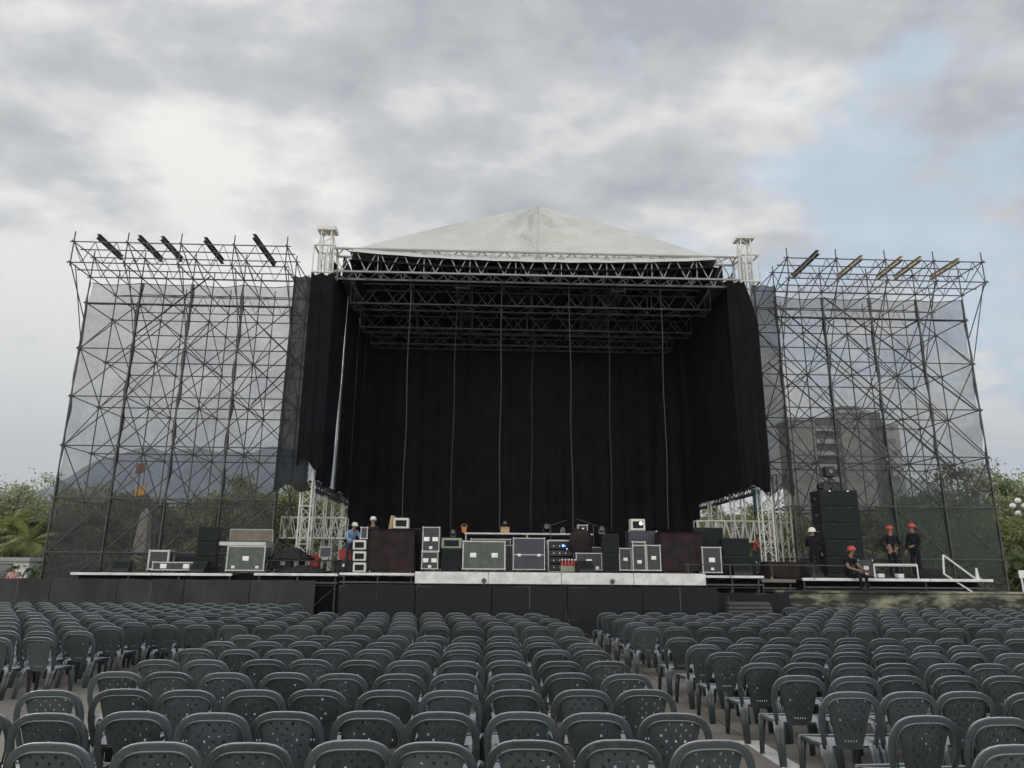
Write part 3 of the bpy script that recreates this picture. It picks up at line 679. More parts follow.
# ------------------------------------------------------------------ nets on the towers
def tower_net(xs, label, seed):
    t = thing('shade_net', label, 'net', ((xs[0]+xs[-1])/2, 24.09, 0)); L = -Vector(t.location)
    rg = random.Random(seed); ph = [rg.uniform(0, 6) for _ in range(6)]
    x0, x1 = xs[0]-.02, xs[-1]+.02
    def fn(u, v):
        z = .15 + 11.42*v; x = x0+(x1-x0)*u
        e_ = (abs(2*u-1))**30
        x += e_*.05*math.sin(z*3.1+ph[0])*(1 if u > .5 else -1)
        return V(x, 24.09+.05*math.sin(x*1.7+z*.6+ph[1])+.03*math.sin(x*4.1-z*1.3+ph[2]), z-.08*abs(math.sin((x-x0)*math.pi/1.78))*v)
    b = MB(); b.sheet(fn, 48, 60); b.build('net_sheet', M['net'], t, smooth=True).location = L
    for i, x in enumerate(xs):
        wd = .035 if i in (0, len(xs)-1) else .055
        b = MB()
        def sf(u, v):
            z = .15+11.4*v
            return V(x+(u-.5)*2*wd*(1+.4*math.sin(z*5+x)) + .02*math.sin(z*2.3+x), 24.05+.02*math.sin(z*4+x), z)
        b.sheet(sf, 1, 90); b.build('net_seam', M['seam'], t).location = L
    b = MB(); b.path([fn(i/20, .9995)+V(0, -.02, 0) for i in range(21)], .014, 4); b.build('head_rope', M['seam'], t).location = L
    zz = 10.76
    b = MB(); b.path([V(x0+(x1-x0)*i/20, 24.04, zz-.02*abs(math.sin(i))) for i in range(21)], .035, 5); b.build('net_rope', M['seam'], t).location = L
tower_net(xsL, 'sheer grey shade net with dark seams laced over the left scaffold', 1)
tower_net(xsR, 'sheer grey shade net with dark seams laced over the right scaffold', 2)
def gnet(u, v):
    return V(13.6+3.85*u, 24.22+.05*math.sin(u*9+v*4), 1.7+(3.0+.35*math.sin(u*3.5+1))*v)
b = MB(); b.sheet(gnet, 24, 16); tag(b.build('green_net', M['net_green'], smooth=True), 'greenish lower net hung behind the right scaffold net', 'net')
def gnet2(u, v):
    return V(-14.1+1.7*u, 24.25+.05*math.sin(u*9+v*4), .3+(3.4-.9*u+.2*math.sin(u*7))*v)
b = MB(); b.sheet(gnet2, 20, 16); tag(b.build('spare_net', M['net'], smooth=True), 'doubled grey net bunched low at the outer left scaffold corner', 'net')

# ------------------------------------------------------------------ decks
DZ = 1.74; WZ = 1.64
def deck(label, x0, x1, y0, y1, z, beam_h, m_beam, legs, cut=None):
    t = thing('stage_deck', label, 'stage deck', ((x0+x1)/2, y0, 0)); L = -Vector(t.location)
    b = MB(); b.box(x0, x1, y0+.09, y1, z-.07, z-.002, .01); b.build('platform', M['deck_wood'], t).location = L
    b = MB()
    n = max(1, round((x1-x0)/2.1))
    for i in range(n):
        xa = x0+(x1-x0)*i/n; xb = x0+(x1-x0)*(i+1)/n
        b.box(xa+.008, xb-.008, y0, y0+.085, z-beam_h, z, .008)
    b.build('front_beam', m_beam, t).location = L
    if beam_h < .2:
        b = MB(); b.box(x0+.02, x1-.02, y0+.02, y0+.06, z-.30, z-.25, .006); b.build('lower_rail', M['alu_dark'], t).location = L
    for i in range(legs):
        x = x0+.12+(x1-x0-.24)*i/(legs-1)
        for y in (y0+.2, y0+2.0):
            b = MB(); b.tube((x, y, 0), (x, y, z-.08), .028); b.box(x-.08, x+.08, y-.08, y+.08, 0, .012); b.build('leg', M['alu_dark'], t).location = L
    for i in range(legs-1):
        xa = x0+.12+(x1-x0-.24)*i/(legs-1); xb = x0+.12+(x1-x0-.24)*(i+1)/(legs-1)
        b = MB(); b.tube((xa, y0+.2, z-.36), (xb, y0+.2, z-.36), .02); b.tube((xa, y0+.2, .2), (xb, y0+.2, z-.4), .015); b.build('tie_bar', M['alu_dark'], t).location = L
    return t
dc = deck('main stage deck with the thick scuffed white front beam', -2.08, 6.66, 22.0, 31.5, DZ, .34, M['deck_white'], 5)
for px_ in (484, 612):
    p = at(px_, 577, 21.98); b = MB(); b.lathe([(.03, 0), (.07, .01), (.07, .05), (.04, .06)], T=Matrix.Translation((p.x, 21.94, 1.5)) @ Matrix.Rotation(R(90), 4, 'X'))
    b.tube((p.x, 21.9, .1), (p.x, 21.95, 1.5), .022); b.build('clamp', M['alu_dark'], dc).location = -Vector(dc.location)
deck('narrow deck with thin white edge before the left scaffold', -12.45, -7.65, 22.6, 31, WZ, .075, M['deck_white'], 4)
deck('short deck with thin white edge under the cable heap', -7.0, -4.45, 22.6, 31.4, WZ+.02, .075, M['deck_white'], 3)
deck('short white edged deck under the left covered case', -4.4, -2.12, 22.45, 31.4, WZ+.05, .075, M['deck_white'], 3)
deck('short deck with thin white edge right of the main beam', 6.72, 8.6, 22.4, 31.4, DZ-.05, .075, M['deck_white'], 3)
deck('right hand deck with thin white edge above the mossy wall', 9.75, 15.75, 22.3, 28, WZ, .085, M['deck_white'], 4)
deck('dark low deck between the white edged decks on the right', 8.62, 9.72, 22.7, 31, WZ-.05, .10, M['tan'], 2)

# ------------------------------------------------------------------ barriers and the mossy wall
def panel_run(x0, x1, Y, z, n, m, fm, labs, group, thick=.03):
    for i in range(n):
        xa = x0+(x1-x0)*i/n+.012; xb = x0+(x1-x0)*(i+1)/n-.012
        t = thing('crowd_barrier', labs[i], 'barrier', ((xa+xb)/2, Y, 0), 0, group); L = -Vector(t.location)
        b = MB()
        ph = rnd.uniform(0, 6)
        def fn(u, v): return V(xa+(xb-xa)*u, Y-.03+.015*math.sin(u*9+ph)+.012*math.sin(v*7+u*5), .03+(z-.03-.02*math.sin(u*5+ph)**2)*v)
        b.sheet(fn, 14, 8); b.build('cover', m, t, smooth=True).location = L
        b = MB()
        for x in (xa+.02, (xa+xb)/2, xb-.02): b.tube((x, Y, 0), (x, Y, z-.03), .02)
        for zz in (.12, .5, z-.05): b.tube((xa, Y, zz), (xb, Y, zz), .018)
        b.build('frame', fm, t).location = L
        b = MB()
        for x in (xa+.2, xb-.2): b.tube((x, Y, z*.8), (x, Y+.9, .03), .02)
        b.build('stay', fm, t).location = L
nth = ['first', 'second', 'third', 'fourth', 'fifth', 'sixth', 'seventh', 'eighth']
panel_run(-4.0, 6.5, 20.5, 1.40, 5, M['net_black'], M['alu_dark'], ['black netted barrier panel below the main deck, %s from its left end' % nth[i] for i in range(5)], 'black netted barriers before the stage')
panel_run(-18.6, -5.05, 22.35, 1.47, 7, M['fence'], M['alu_dark'], ['dusty grey hoarding panel before the left deck, %s from the left edge' % nth[i] for i in range(7)], 'grey hoarding panels on the left')
panel_run(6.55, 9.0, 21.6, 1.22, 2, M['net_black'], M['alu_dark'], ['low dark netted panel right of the main barriers, behind the board stack', 'low dark netted panel beside the mossy wall end'], 'low dark panels')
# boards leaning in front of the dark panel
t = thing('board_stack', 'stack of weathered grey boards before the dark right panel', 'boards', (7.6, 21.2, 0))
for i in range(7):
    b = MB(); b.box(-.62+rnd.uniform(-.04, .04), .62+rnd.uniform(-.04, .04), -.16+rnd.uniform(-.02, .02), .16, .25+i*.105, .25+i*.105+.085, .006); b.build('board', mat('weathered_board', (0.075, 0.073, 0.068), .85, var=.3, vscale=3, stretch=(1, 6, 6)) if i == 0 else bpy.data.materials['weathered_board'], t)
b = MB()
for x in (-.5, .5): b.box(x-.06, x+.06, -.15, .15, 0, .248)
b.build('bearer', M['tan'], t)
moss = mat('mossy_concrete', (0.028, 0.032, 0.024), 0.9, col2=(0.19, 0.188, 0.135), vscale=0.9, bump=.5, bscale=7, stretch=(.8, 1, 2.4))
_r = [n for n in moss.node_tree.nodes if n.type == 'VALTORGB'][0].color_ramp; _r.elements[0].position = .47; _r.elements[1].position = .62; _r.elements[1].color = (0.30, 0.295, 0.21, 1)
t = thing('concrete_wall', 'mossy stained concrete wall below the right deck', 'wall', (13, 21.95, 0))
b = MB()
def wl(u, v): return V(-4.1+9.5*u, -.0 + .03*math.sin(u*40+v*3)*.4, .0+1.2*v+.02*math.sin(u*31))
b.sheet(wl, 60, 10); b.box(-4.1, 5.4, .03, .5, 0, 1.2); b.build('wall_face', moss, t)
b = MB(); b.box(-4.15, 5.45, -.06, .52, 1.205, 1.27, .015); b.build('coping', moss, t)
t2 = thing('concrete_block', 'pale concrete block at the far right end of the mossy wall', 'block', (17.9, 21.7, 0))
b = MB(); b.box(-.65, 1.5, -.1, .5, 0, .85, .03); b.build('block_body', M['bpale'], t2)
b = MB(); b.box(-.7, 1.55, -.15, .55, .852, .93, .02); b.build('block_cap', M['bpale'], t2)

# ------------------------------------------------------------------ equipment
_b = MB(); _b.lathe([(.001, -.028), (.026, -.02), (.034, 0), (.026, .02), (.001, .028)], n=8); BALL = _b.mesh('ball_corner', M['steel'], True)
def flight_case(label, x0, x1, z0, z1, Y, depth=.6, m='case', handles=2, split=None, wheels=True, latch=True, face='front', tr='trim', rz=0, group=None, e=.028):
    cx0 = (x0+x1)/2; t = thing('flight_case', label, 'flight case', (cx0, Y+depth/2, z0), rz, group)
    hw = (x1-x0)/2; hd = depth/2; zb = .07 if wheels else 0.0; h = z1-z0
    b = MB(); b.box(-hw+.008, hw-.008, -hd+.008, hd-.008, zb+.004, h-.006, .006); b.build('body', M[m], t)
    b = MB()
    for sx in (-1, 1):
        for sy in (-1, 1):
            xa, ya = sx*hw, sy*hd
            b.box(min(xa, xa-sx*e), max(xa, xa-sx*e), min(ya, ya-sy*e), max(ya, ya-sy*e), zb, h, .004)
    for zz in ([zb, h-e] + ([zb+(h-zb)*split-e/2] if split else [])):
        for sy in (-1, 1):
            ya = sy*hd; b.box(-hw+e, hw-e, min(ya, ya-sy*e), max(ya, ya-sy*e), zz, zz+e, .003)
        for sx in (-1, 1):
            xa = sx*hw; b.box(min(xa, xa-sx*e), max(xa, xa-sx*e), -hd+e, hd-e, zz, zz+e, .003)
    b.build('edge_trim', M[tr], t)
    for sx in (-1, 1):
        for sy in (-1, 1):
            for zz in (zb, h):
                pass
    for sx in (-1, 1):
        for sy in (-1,):
            for zz in (zb+.012, h-.012):
                o = bpy.data.objects.new('ball_corner', BALL); COL.objects.link(o); o.parent = t; o.location = (sx*(hw-.014), sy*(hd-.014), zz)
    hz = zb+(h-zb)*(.5 if not split else .3)
    xs_ = {0: [], 1: [0], 2: [-hw*.5, hw*.5]}[handles]
    for x in xs_:
        s_ = min(.095, hw*.33)
        b = MB(); b.box(x-s_, x+s_, -hd-.006, -hd+.006, hz-s_*.72, hz+s_*.72, .004)
        b.box(x-s_*.75, x+s_*.75, -hd-.022, -hd-.0065, hz-.012, hz+.012, .004); b.build('handle', M['steel'], t)
    if latch:
        for x in ([0] if hw < .35 else [-hw*.62, hw*.62]):
            zz = zb+(h-zb)*(split if split else .17)
            s_ = min(.05, hw*.25); b = MB(); b.box(x-s_, x+s_, -hd-.008, -hd+.004, zz-s_, zz+s_*.6, .004); b.tube((x-s_*.4, -hd-.016, zz-.01), (x+s_*.4, -hd-.016, zz-.01), .008); b.build('latch', M['steel'], t)
    if wheels:
        for sx in (-1, 1):
            for sy in (-1, 1):
                b = MB(); x, y = sx*(hw-.07), sy*(hd-.08); b.tube((x-.016, y, .035), (x+.016, y, .035), .035, 10); b.box(x-.022, x+.022, y-.02, y+.02, .05, zb); b.build('castor', M['rubber'], t)
    return t
def amp_head(label, x0, x1, z0, z1, Y, depth=.3, m='pale_amp', name='guitar_amplifier', lit=False):
    t = thing(name, label, 'amplifier', ((x0+x1)/2, Y+depth/2, z0)); hw = (x1-x0)/2; h = z1-z0; hd = depth/2
    b = MB(); b.box(-hw, hw, -hd, hd, .012, h, .015); b.build('cabinet', M[m], t)
    b = MB(); b.box(-hw*.72, hw*.72, -hd-.006, -hd+.01, h*.22, h*.80, .006); b.build('front_grille', M['grille'], t)
    b = MB()
    for i in range(5): b.lathe([(.008, 0), (.008, .02)], T=Matrix.Translation((-hw*.6+i*hw*.3, -hd, h*.12+.012)) @ Matrix.Rotation(R(90), 4, 'X'), n=8)
    b.build('knob', M['black'], t)
    b = MB(); b.tube((-hw*.3, 0, h), (-hw*.25, 0, h+.03), .01); b.tube((-hw*.25, 0, h+.03), (hw*.25, 0, h+.03), .01); b.tube((hw*.25, 0, h+.03), (hw*.3, 0, h), .01); b.build('carry_handle', M['black'], t)
    if lit:
        b = MB(); b.lathe([(.05, 0), (.05, .012)], T=Matrix.Translation((hw*.38, -hd-.008, h*.62)) @ Matrix.Rotation(R(90), 4, 'X'), n=12); b.build('lit_lamp', M['lamp'], t)
    return t
def speaker(label, x0, x1, z0, z1, Y, depth=.6, name='speaker_cabinet', group=None, rz=0, tilt=0):
    t = thing(name, label, 'speaker', ((x0+x1)/2, Y+depth/2, z0), rz, group); t.rotation_euler[0] = tilt
    hw = (x1-x0)/2; h = z1-z0; hd = depth/2
    b = MB(); b.box(-hw, hw, -hd+.02, hd, .0, h-.004, .012); b.build('cabinet', M['black'], t)
    b = MB(); b.box(-hw+.02, hw-.02, -hd, -hd+.019, .02, h-.026, .006); b.build('front_grille', M['grille'], t)
    for sx in (-1, 1):
        b = MB(); b.tube((sx*(hw+.004), -.08, h*.5), (sx*(hw+.004), .08, h*.5), .014); b.build('carry_handle', M['steel'], t)
    return t
def covered(label, x0, x1, z0, z1, Y, depth, name='covered_case', wheels=True, seed=1):
    t = thing(name, label, 'covered case', ((x0+x1)/2, Y+depth/2, z0)); hw = (x1-x0)/2; h = z1-z0; hd = depth/2
    rg = random.Random(seed); ph = [rg.uniform(0, 6) for _ in range(5)]; n = 88; rows = 10; vs = []; fs = []
    per = []
    for i in range(n):
        s_ = i/n*4; k_ = int(s_); f = s_-k_
        p = [(-hw+2*hw*f, -hd), (hw, -hd+2*hd*f), (hw-2*hw*f, hd), (-hw, hd-2*hd*f)][k_]; per.append(p)
    for j in range(rows+1):
        v = j/rows
        for i, (x, y) in enumerate(per):
            fold = 1 + (.035*math.sin(i*.62+ph[0])+.02*math.sin(i*1.7+ph[1]))*(v**1.2) + .02*v
            z = h*(1-v) + (.05+.03*math.sin(i*.5+ph[2]))*v - (0.0 if v > 0 else 0)
            if j == 0: fold = .985; z = h
            vs.append((x*fold, y*fold, z))
    for j in range(rows):
        for i in range(n): fs.append((j*n+i, j*n+(i+1) % n, (j+1)*n+(i+1) % n, (j+1)*n+i))
    fs.append(tuple(range(n)))
    b = MB(); b.add(vs, fs); b.build('cloth_cover', M['maroon'], t, smooth=True)
    b = MB()
    for sx in (-1, 1):
        b.tube((sx*(hw-.1)-.02, -hd+.1, .04), (sx*(hw-.1)+.02, -hd+.1, .04), .04, 10)
    b.build('castor', M['steel'], t)
    b = MB(); b.box(-hw*.93, hw*.93, -hd*.93, hd*.93, .08, h-.03); b.build('box_body', M['case'], t)
    return t
def B(x0, y0, x1, y1, Y, z0=None):
    a = box_at(x0, y0, x1, y1, Y); return (a[0], a[1], a[2] if z0 is None else z0, a[3])
D = DZ
# --- main deck, left to right
x0, x1, z0, z1 = B(366, 529, 415, 571, 22.8, WZ+.05); covered('tall maroon cloth covered case left of the stacked flight cases', x0, x1, z0, z1, 22.8, .85, seed=2); ctop = z1
x0, x1, z0, z1 = B(393, 518, 409, 528, 22.9, ctop+.004); amp_head('small pale amplifier on top of the left covered case', x0, x1, z0, z1, 22.9)
p = at(391, 521, 23.1); t = thing('cardboard_roll', 'tan cardboard roll leaning upright on the left covered case', 'cardboard roll', (p.x, 23.1, ctop+.004)); t.rotation_euler[1] = R(9)
b = MB(); b.lathe([(.075, 0), (.075, .42), (.055, .42), (.055, .05)], n=14); b.build('roll', M['wood'], t, smooth=False)
x0, x1, z0, z1 = B(421, 551, 438.5, 571, 22.6, D); flight_case('small flight case with two latches, lower one of the stack of two', x0, x1, z0, z1-.02, 22.6, .55, handles=2); cz = z1-.02
x0, x1, z0, z1 = B(422, 527, 440, 549, 22.6, cz+.003); flight_case('small flight case with two latches, upper one of the stack of two', x0, x1, z0, z1, 22.6, .55, handles=2, wheels=False)
x0, x1, z0, z1 = B(409, 528, 422, 571, 23.5, WZ+.05); speaker('narrow black speaker between covered case and stacked flight cases', x0, x1, z0, z1, 23.5)
x0, x1, z0, z1 = B(441, 549, 462, 571, 22.7, D); speaker('black bass cabinet under the pale green amplifier', x0, x1, z0, z1, 22.7, .5); bz = z1
x0, x1, z0, z1 = B(441, 538, 462, 549, 22.72, bz+.004); amp_head('pale green amplifier on the black bass cabinet', x0, x1, z0, z1, 22.72, .4, m='pale_green'); gz = z1
def lamp_head(label, X, Y, z, s=.1, m='black', rz=0):
    t = thing('stage_lamp', label, 'stage lamp', (X, Y, z), rz)
    b = MB(); b.lathe([(s*1.1, 0), (s*1.1, s*.35), (s*.5, s*.5)], n=12); b.build('lamp_base', M[m], t)
    b = MB(); b.tube((-s*.9, 0, s*.4), (-s*.9, 0, s*1.5), s*.16); b.tube((s*.9, 0, s*.4), (s*.9, 0, s*1.5), s*.16); b.build('yoke', M[m], t)
    b = MB(); T = Matrix.Translation((0, 0, s*1.5)) @ Matrix.Rotation(R(70), 4, 'X'); b.lathe([(s*.35, -s*1.0), (s*.7, -s*.8), (s*.75, s*.7), (s*.85, s*.9)], n=12, T=T); b.build('lamp_body', M[m], t, smooth=True)
    b = MB(); b.lathe([(s*.7, s*.905), (s*.5, s*.97)], n=12, T=T); b.build('lens', M['glass'], t)
    return t
p = at(453, 537, 22.9); lamp_head('small grey lamp standing on the pale green amplifier', p.x, 22.9, gz+.035, .09, 'alu_dark')
x0, x1, z0, z1 = B(462, 541, 505.5, 570, 22.6, D); flight_case('large dark flight case with two dish handles and silver edges', x0, x1, z0, z1, 22.6, .7, m='case_green', handles=2, latch=False, e=.04)
x0, x1, z0, z1 = B(470, 539, 511, 569, 23.5, D); flight_case('flight case hidden behind the large two handled case', x0, x1, z0, z1, 23.5, .6, handles=0)
def bucket(label, X, Y, z, s, m):
    t = thing('plastic_bucket', label, 'bucket', (X, Y, z)); b = MB(); b.lathe([(s*.75, 0), (s, s*2), (s*1.08, s*2), (s*1.08, s*1.9), (s*.9, s*1.85), (s*.7, s*.1)], n=14); b.build('tub', M[m], t, smooth=False)
    b = MB(); b.path([V(s*math.cos(a), 0, s*1.95+s*.9*math.sin(a)) for a in [math.pi*i/8 for i in range(9)]], s*.05, 5); b.build('bail', M['steel'], t)
# long table behind, with gear on top
t = thing('equipment_table', 'long silver edged table behind the cases at mid stage', 'table', (1.6, 24.6, D)); 
b = MB(); b.box(-2.3, 2.0, -.4, .4, 1.20, 1.26, .01); b.build('tabletop', M['trim'], t)
for sx in (-2.25, -.2, 1.85):
    for sy in (-.36, .36):
        b = MB(); b.tube((sx, sy, 0), (sx, sy, 1.2), .025); b.build('leg', M['trim'], t)
TZ = D+1.262
p = at(464, 533, 24.4); bucket('small orange bucket on the long silver table, behind the large case', p.x, 24.5, TZ, .10, 'orange')
p = at(508, 530, 24.4)
t = thing('wooden_box', 'small amber wooden box on the long silver table', 'box', (p.x-.1, 24.5, TZ)); b = MB(); b.box(-.15, .15, -.12, .12, 0, .17, .01); b.build('box_body', M['wood'], t); b = MB(); b.box(-.16, .16, -.13, .13, .172, .2, .008); b.build('lid', M['wood'], t)
p = at(508, 524, 24.4); lamp_head('small dark lamp on the amber wooden box', p.x-.1, 24.5, TZ+.2, .08)
p = at(547, 526, 24.4); lamp_head('dark lamp on the silver table above the blue-grey case', p.x, 24.5, TZ, .13)
p = at(563, 528, 24.4); lamp_head('pale lamp on the silver table near the blue light', p.x, 24.5, TZ, .08, 'alu')
x0, x1, z0, z1 = B(513, 538, 545, 570, 22.8, D); flight_case('blue-grey upright case in two halves with a silver middle band', x0, x1, z0, z1, 22.8, .7, m='case_blue', handles=0, split=.47)
x0, x1, z0, z1 = B(548, 540, 577, 570, 23.6, D)
def rack(label, x0, x1, z0, z1, Y, depth, slots, led=None):
    t = thing('equipment_rack', label, 'equipment rack', ((x0+x1)/2, Y+depth/2, z0)); hw = (x1-x0)/2; hd = depth/2; h = z1-z0
    b = MB()
    for sx in (-1, 1):
        for sy in (-1, 1): b.box(min(sx*hw, sx*(hw-.03)), max(sx*hw, sx*(hw-.03)), min(sy*hd, sy*(hd-.03)), max(sy*hd, sy*(hd-.03)), 0, h)
    for zz in (0.01, h-.03):
        b.box(-hw+.03, hw-.03, -hd, -hd+.03, zz, zz+.03); b.box(-hw+.03, hw-.03, hd-.03, hd, zz, zz+.03)
    b.build('frame', M['trim'], t)
    b = MB(); b.box(-hw+.034, hw-.034, hd-.034, hd-.03, .03, h-.034); b.build('back_board', M['black'], t)
    for i in range(slots):
        za = .06+(h-.12)*i/slots; zb_ = .06+(h-.12)*(i+.82)/slots
        b = MB(); b.box(-hw+.035, hw-.035, -hd+.02, hd-.05, za, zb_, .004); o = b.build('rack_unit', M['black' if i % 2 else 'case'], t)
        b = MB()
        for k_ in range(4): b.tube((-hw*.6+k_*hw*.4, -hd+.019, (za+zb_)/2), (-hw*.6+k_*hw*.4, -hd+.0, (za+zb_)/2), .018, 8)
        b.build('knob', M['steel'], o)
    if led:
        for (u, v, s_) in led:
            b = MB(); b.lathe([(s_, 0), (s_*.8, .02)], T=Matrix.Translation((u*hw, -hd+.005, v*h)) @ Matrix.Rotation(R(90), 4, 'X'), n=10); b.build('blue_light', M['led'], t)
    return t
rack('open silver framed rack with a blue light beside the red crate', x0, x1, z0, z1, 23.6, .5, 4, [(.05, .82, .04), (.3, .72, .02)])
# red and white stack
x0, x1, z0, z1 = B(561, 556, 577.5, 571, 22.75, D)
t = thing('bottle_crate', 'low green crate of red bottles with pale caps', 'crate', ((x0+x1)/2, 22.95, D)); hw = (x1-x0)/2
b = MB(); b.box(-hw, hw, -.2, -.18, 0, .2); b.box(-hw, hw, .18, .2, 0, .2); b.box(-hw, -hw+.02, -.178, .178, 0, .2); b.box(hw-.02, hw, -.178, .178, 0, .2); b.box(-hw+.02, hw-.02, -.178, .178, 0, .02); b.build('crate_shell', M['pale_green'], t)
for i in range(5):
    for j in range(2):
        x = -hw*.78+i*hw*.39; y = -.12+j*.2
        b = MB(); b.lathe([(.035, .022), (.035, .27), (.016, .33), (.016, .37)], (x, y, 0), 8); o = b.build('bottle', M['red'], t, smooth=True)
        b = MB(); b.lathe([(.019, .371), (.019, .41)], (x, y, 0), 8); b.build('cap', M['white'], o)
# dark maroon bundled heap + case under
x0, x1, z0, z1 = B(576, 553, 602, 571, 23.0, D); flight_case('long low flight case under the maroon sack', x0, x1, z0, z1, 23.0, .6, handles=1, split=None, e=.03); lz = z1
x0, x1, z0, z1 = B(571, 530, 592, 553, 23.1, lz)
t = thing('maroon_sack', 'lumpy dark maroon sack with gathered top on a low case', 'sack', ((x0+x1)/2, 23.3, lz+.003))
b = MB(); hw = (x1-x0)/2; n = 22; rows = 9; vs = []; fs = []
for j in range(rows+1):
    v = j/rows; r_ = hw*(.85+.28*math.sin(v*3.0))*(1-.35*v**4)
    for i in range(n):
        a = 2*math.pi*i/n; k_ = 1+.08*math.sin(i*1.9+j)+.06*math.sin(i*3.1-j*.7); vs.append((r_*k_*math.cos(a), r_*.7*k_*math.sin(a), (z1-z0)*v*(1+.06*math.sin(i*1.4)*v)))
for j in range(rows):
    for i in range(n): fs.append((j*n+i, j*n+(i+1) % n, (j+1)*n+(i+1) % n, (j+1)*n+i))
fs += [tuple(range(n))[::-1], tuple(range(rows*n, rows*n+n))]
b.add(vs, fs); b.build('sack_body', M['maroon'], t, smooth=True)
for x in (-.2, 0, .16):
    b = MB(); b.lathe([(.04, 0), (.05, .05), (.02, .11)], (x, 0, (z1-z0)*.98), 8); b.build('tied_ear', M['maroon'], t, smooth=True)
x0, x1, z0, z1 = B(590, 547, 604, 571, 23.6, D); flight_case('tall silver edged case behind the low one, beside twin speakers', x0, x1, z0, z1, 23.7, .5, handles=0)
x0, x1, z0, z1 = B(604, 553.5, 619, 572, 22.7, D); speaker('black speaker, lower of the pair at mid right', x0, x1, z0, z1, 22.7, .5); sz = z1
x0, x1, z0, z1 = B(604, 534, 619, 553, 22.7, sz+.004); speaker('black speaker, upper of the pair at mid right', x0, x1, z0, z1, 22.7, .5)
x0, x1, z0, z1 = B(619.5, 548, 631.5, 572, 22.8, D); flight_case('shorter narrow upright flight case beside the black speaker pair', x0, x1, z0, z1, 22.8, .55, handles=1, e=.035, latch=False); h1 = z1
x0, x1, z0, z1 = B(633, 541.5, 645.5, 573, 22.65, D); flight_case('tallest narrow upright flight case, with a pale top band', x0, x1, z0, z1, 22.65, .55, handles=1, split=.86, e=.035, latch=False); h2 = z1
x0, x1, z0, z1 = B(647, 545, 660.5, 573.5, 22.7, D); flight_case('narrow upright flight case next to the right covered case', x0, x1, z0, z1, 22.7, .6, handles=1, e=.035, latch=False)
x0, x1, z0, z1 = B(630, 531, 657, 573, 23.5, D); flight_case('tall dark trunk behind the narrow upright cases', x0, x1, z0, z1, 23.5, .6, m='case_blue', handles=0, tr='beam', latch=False); h3 = z1
x0, x1, z0, z1 = B(631, 519, 645, 531, 23.6, h3+.003); amp_head('small pale amplifier with a lit lamp on the tall dark trunk', x0, x1, z0, z1, 23.6, .35, lit=True)
p = at(602, 524, 24.4); lamp_head('brownish lamp on the silver table behind the black speakers', p.x, 24.5, TZ, .10, 'tan')
x0, x1, z0, z1 = B(662, 532.5, 702, 573.5, 22.75, D); covered('tall maroon cloth covered case right of the upright flight cases', x0, x1, z0, z1, 22.75, .85, seed=5)
x0, x1, z0, z1 = B(703, 547, 721, 574, 22.6, D-.05); flight_case('upright flight case with one handle in front of stacked black speakers', x0, x1, z0, z1, 22.6, .5, handles=1, e=.035)
x0, x1, z0, z1 = B(696, 548, 722, 574, 23.4, D-.05); speaker('black speaker, lower of the stack behind the single upright case', x0, x1, z0, z1, 23.4, .6); sz = z1
x0, x1, z0, z1 = B(695, 527.5, 723, 548, 23.4, sz+.004); speaker('black speaker, upper of the stack behind the single upright case', x0, x1, z0, z1, 23.4, .6)
x0, x1, z0, z1 = B(722, 556, 756, 576, 23.0, D-.05); speaker('wide low black speaker on the right end of the main gear', x0, x1, z0, z1, 23.0, .7); sz = z1
x0, x1, z0, z1 = B(723, 538, 749, 555, 23.2, sz+.004); speaker('black wedge box on the wide low black speaker', x0, x1, z0, z1, 23.2, .5)
x0, x1, z0, z1 = B(771, 562, 819, 580, 22.65, WZ-.05); z1 = max(z1, 2.05); covered('long low maroon cloth covered case by the right deck', x0, x1, z0, z1, 22.75, .8, seed=9)
# thin rail across the right
t = thing('hand_rail', 'thin grey hand rail running past the right covered case to the speakers', 'rail', (8.8, 22.25, WZ-.05))
b = MB(); b.tube((-2.7, 0, .42), (2.6, 0, .42), .014); b.build('top_rail', M['galv'], t)
for x in (-2.6, -1.3, 0, 1.3, 2.55):
    b = MB(); b.tube((x, 0, 0), (x, 0, .42), .014); b.build('post', M['galv'], t)
# --- left wing
x0, x1, z0, z1 = B(198, 527, 224, 570, 24.3, WZ); x1b = x1
for i in range(3):
    speaker('black speaker, %s of the stack of three behind the console case' % ['lowest', 'middle', 'top'][i], x0, x1, WZ+i*(z1-WZ)/3+.002*i, WZ+(i+1)*(z1-WZ)/3-.002+.002*i, 23.3 if False else 23.95, .7, group='speakers stacked behind the console case')
x0, x1, z0, z1 = B(225, 546, 266, 571, 23.0, WZ); tcase = flight_case('pale edged flight case standing under a tilted tan lid', x0, x1, z0, z1, 23.0, .75, m='case_green', handles=1, e=.04); hz = z1
x0, x1, z0, z1 = B(219, 530, 267, 546, 23.0, hz)
t = thing('console_case', 'mixing console case lying open on the flight case, tan lid raised', 'console case', ((x0+x1)/2, 23.4, hz+.003)); hw = (x1-x0)/2; hh = z1-z0
b = MB(); b.box(-hw, hw, -.42, .42, 0, .12, .01); b.build('console_tray', M['trim'], t)
b = MB(); b.box(-hw+.05, hw-.05, -.36, .3, .122, .15, .01); b.build('console_surface', M['black'], t)
b = MB(); T = Matrix.Translation((0, .40, .13)) @ Matrix.Rotation(R(12), 4, 'X'); b.box(-hw+.07, hw-.03, -.03, .03, 0, hh-.1, .008, T); o = b.build('lid', M['tan'], t)
b = MB(); b.box(-hw+.05, hw-.01, -.036, .036, hh-.1, hh-.07, .004, T); b.box(-hw+.045, -hw+.07, -.036, .036, 0, hh-.1, .004, T); b.box(hw-.03, hw-.005, -.036, .036, 0, hh-.1, .004, T); b.build('lid_trim', M['trim'], o)
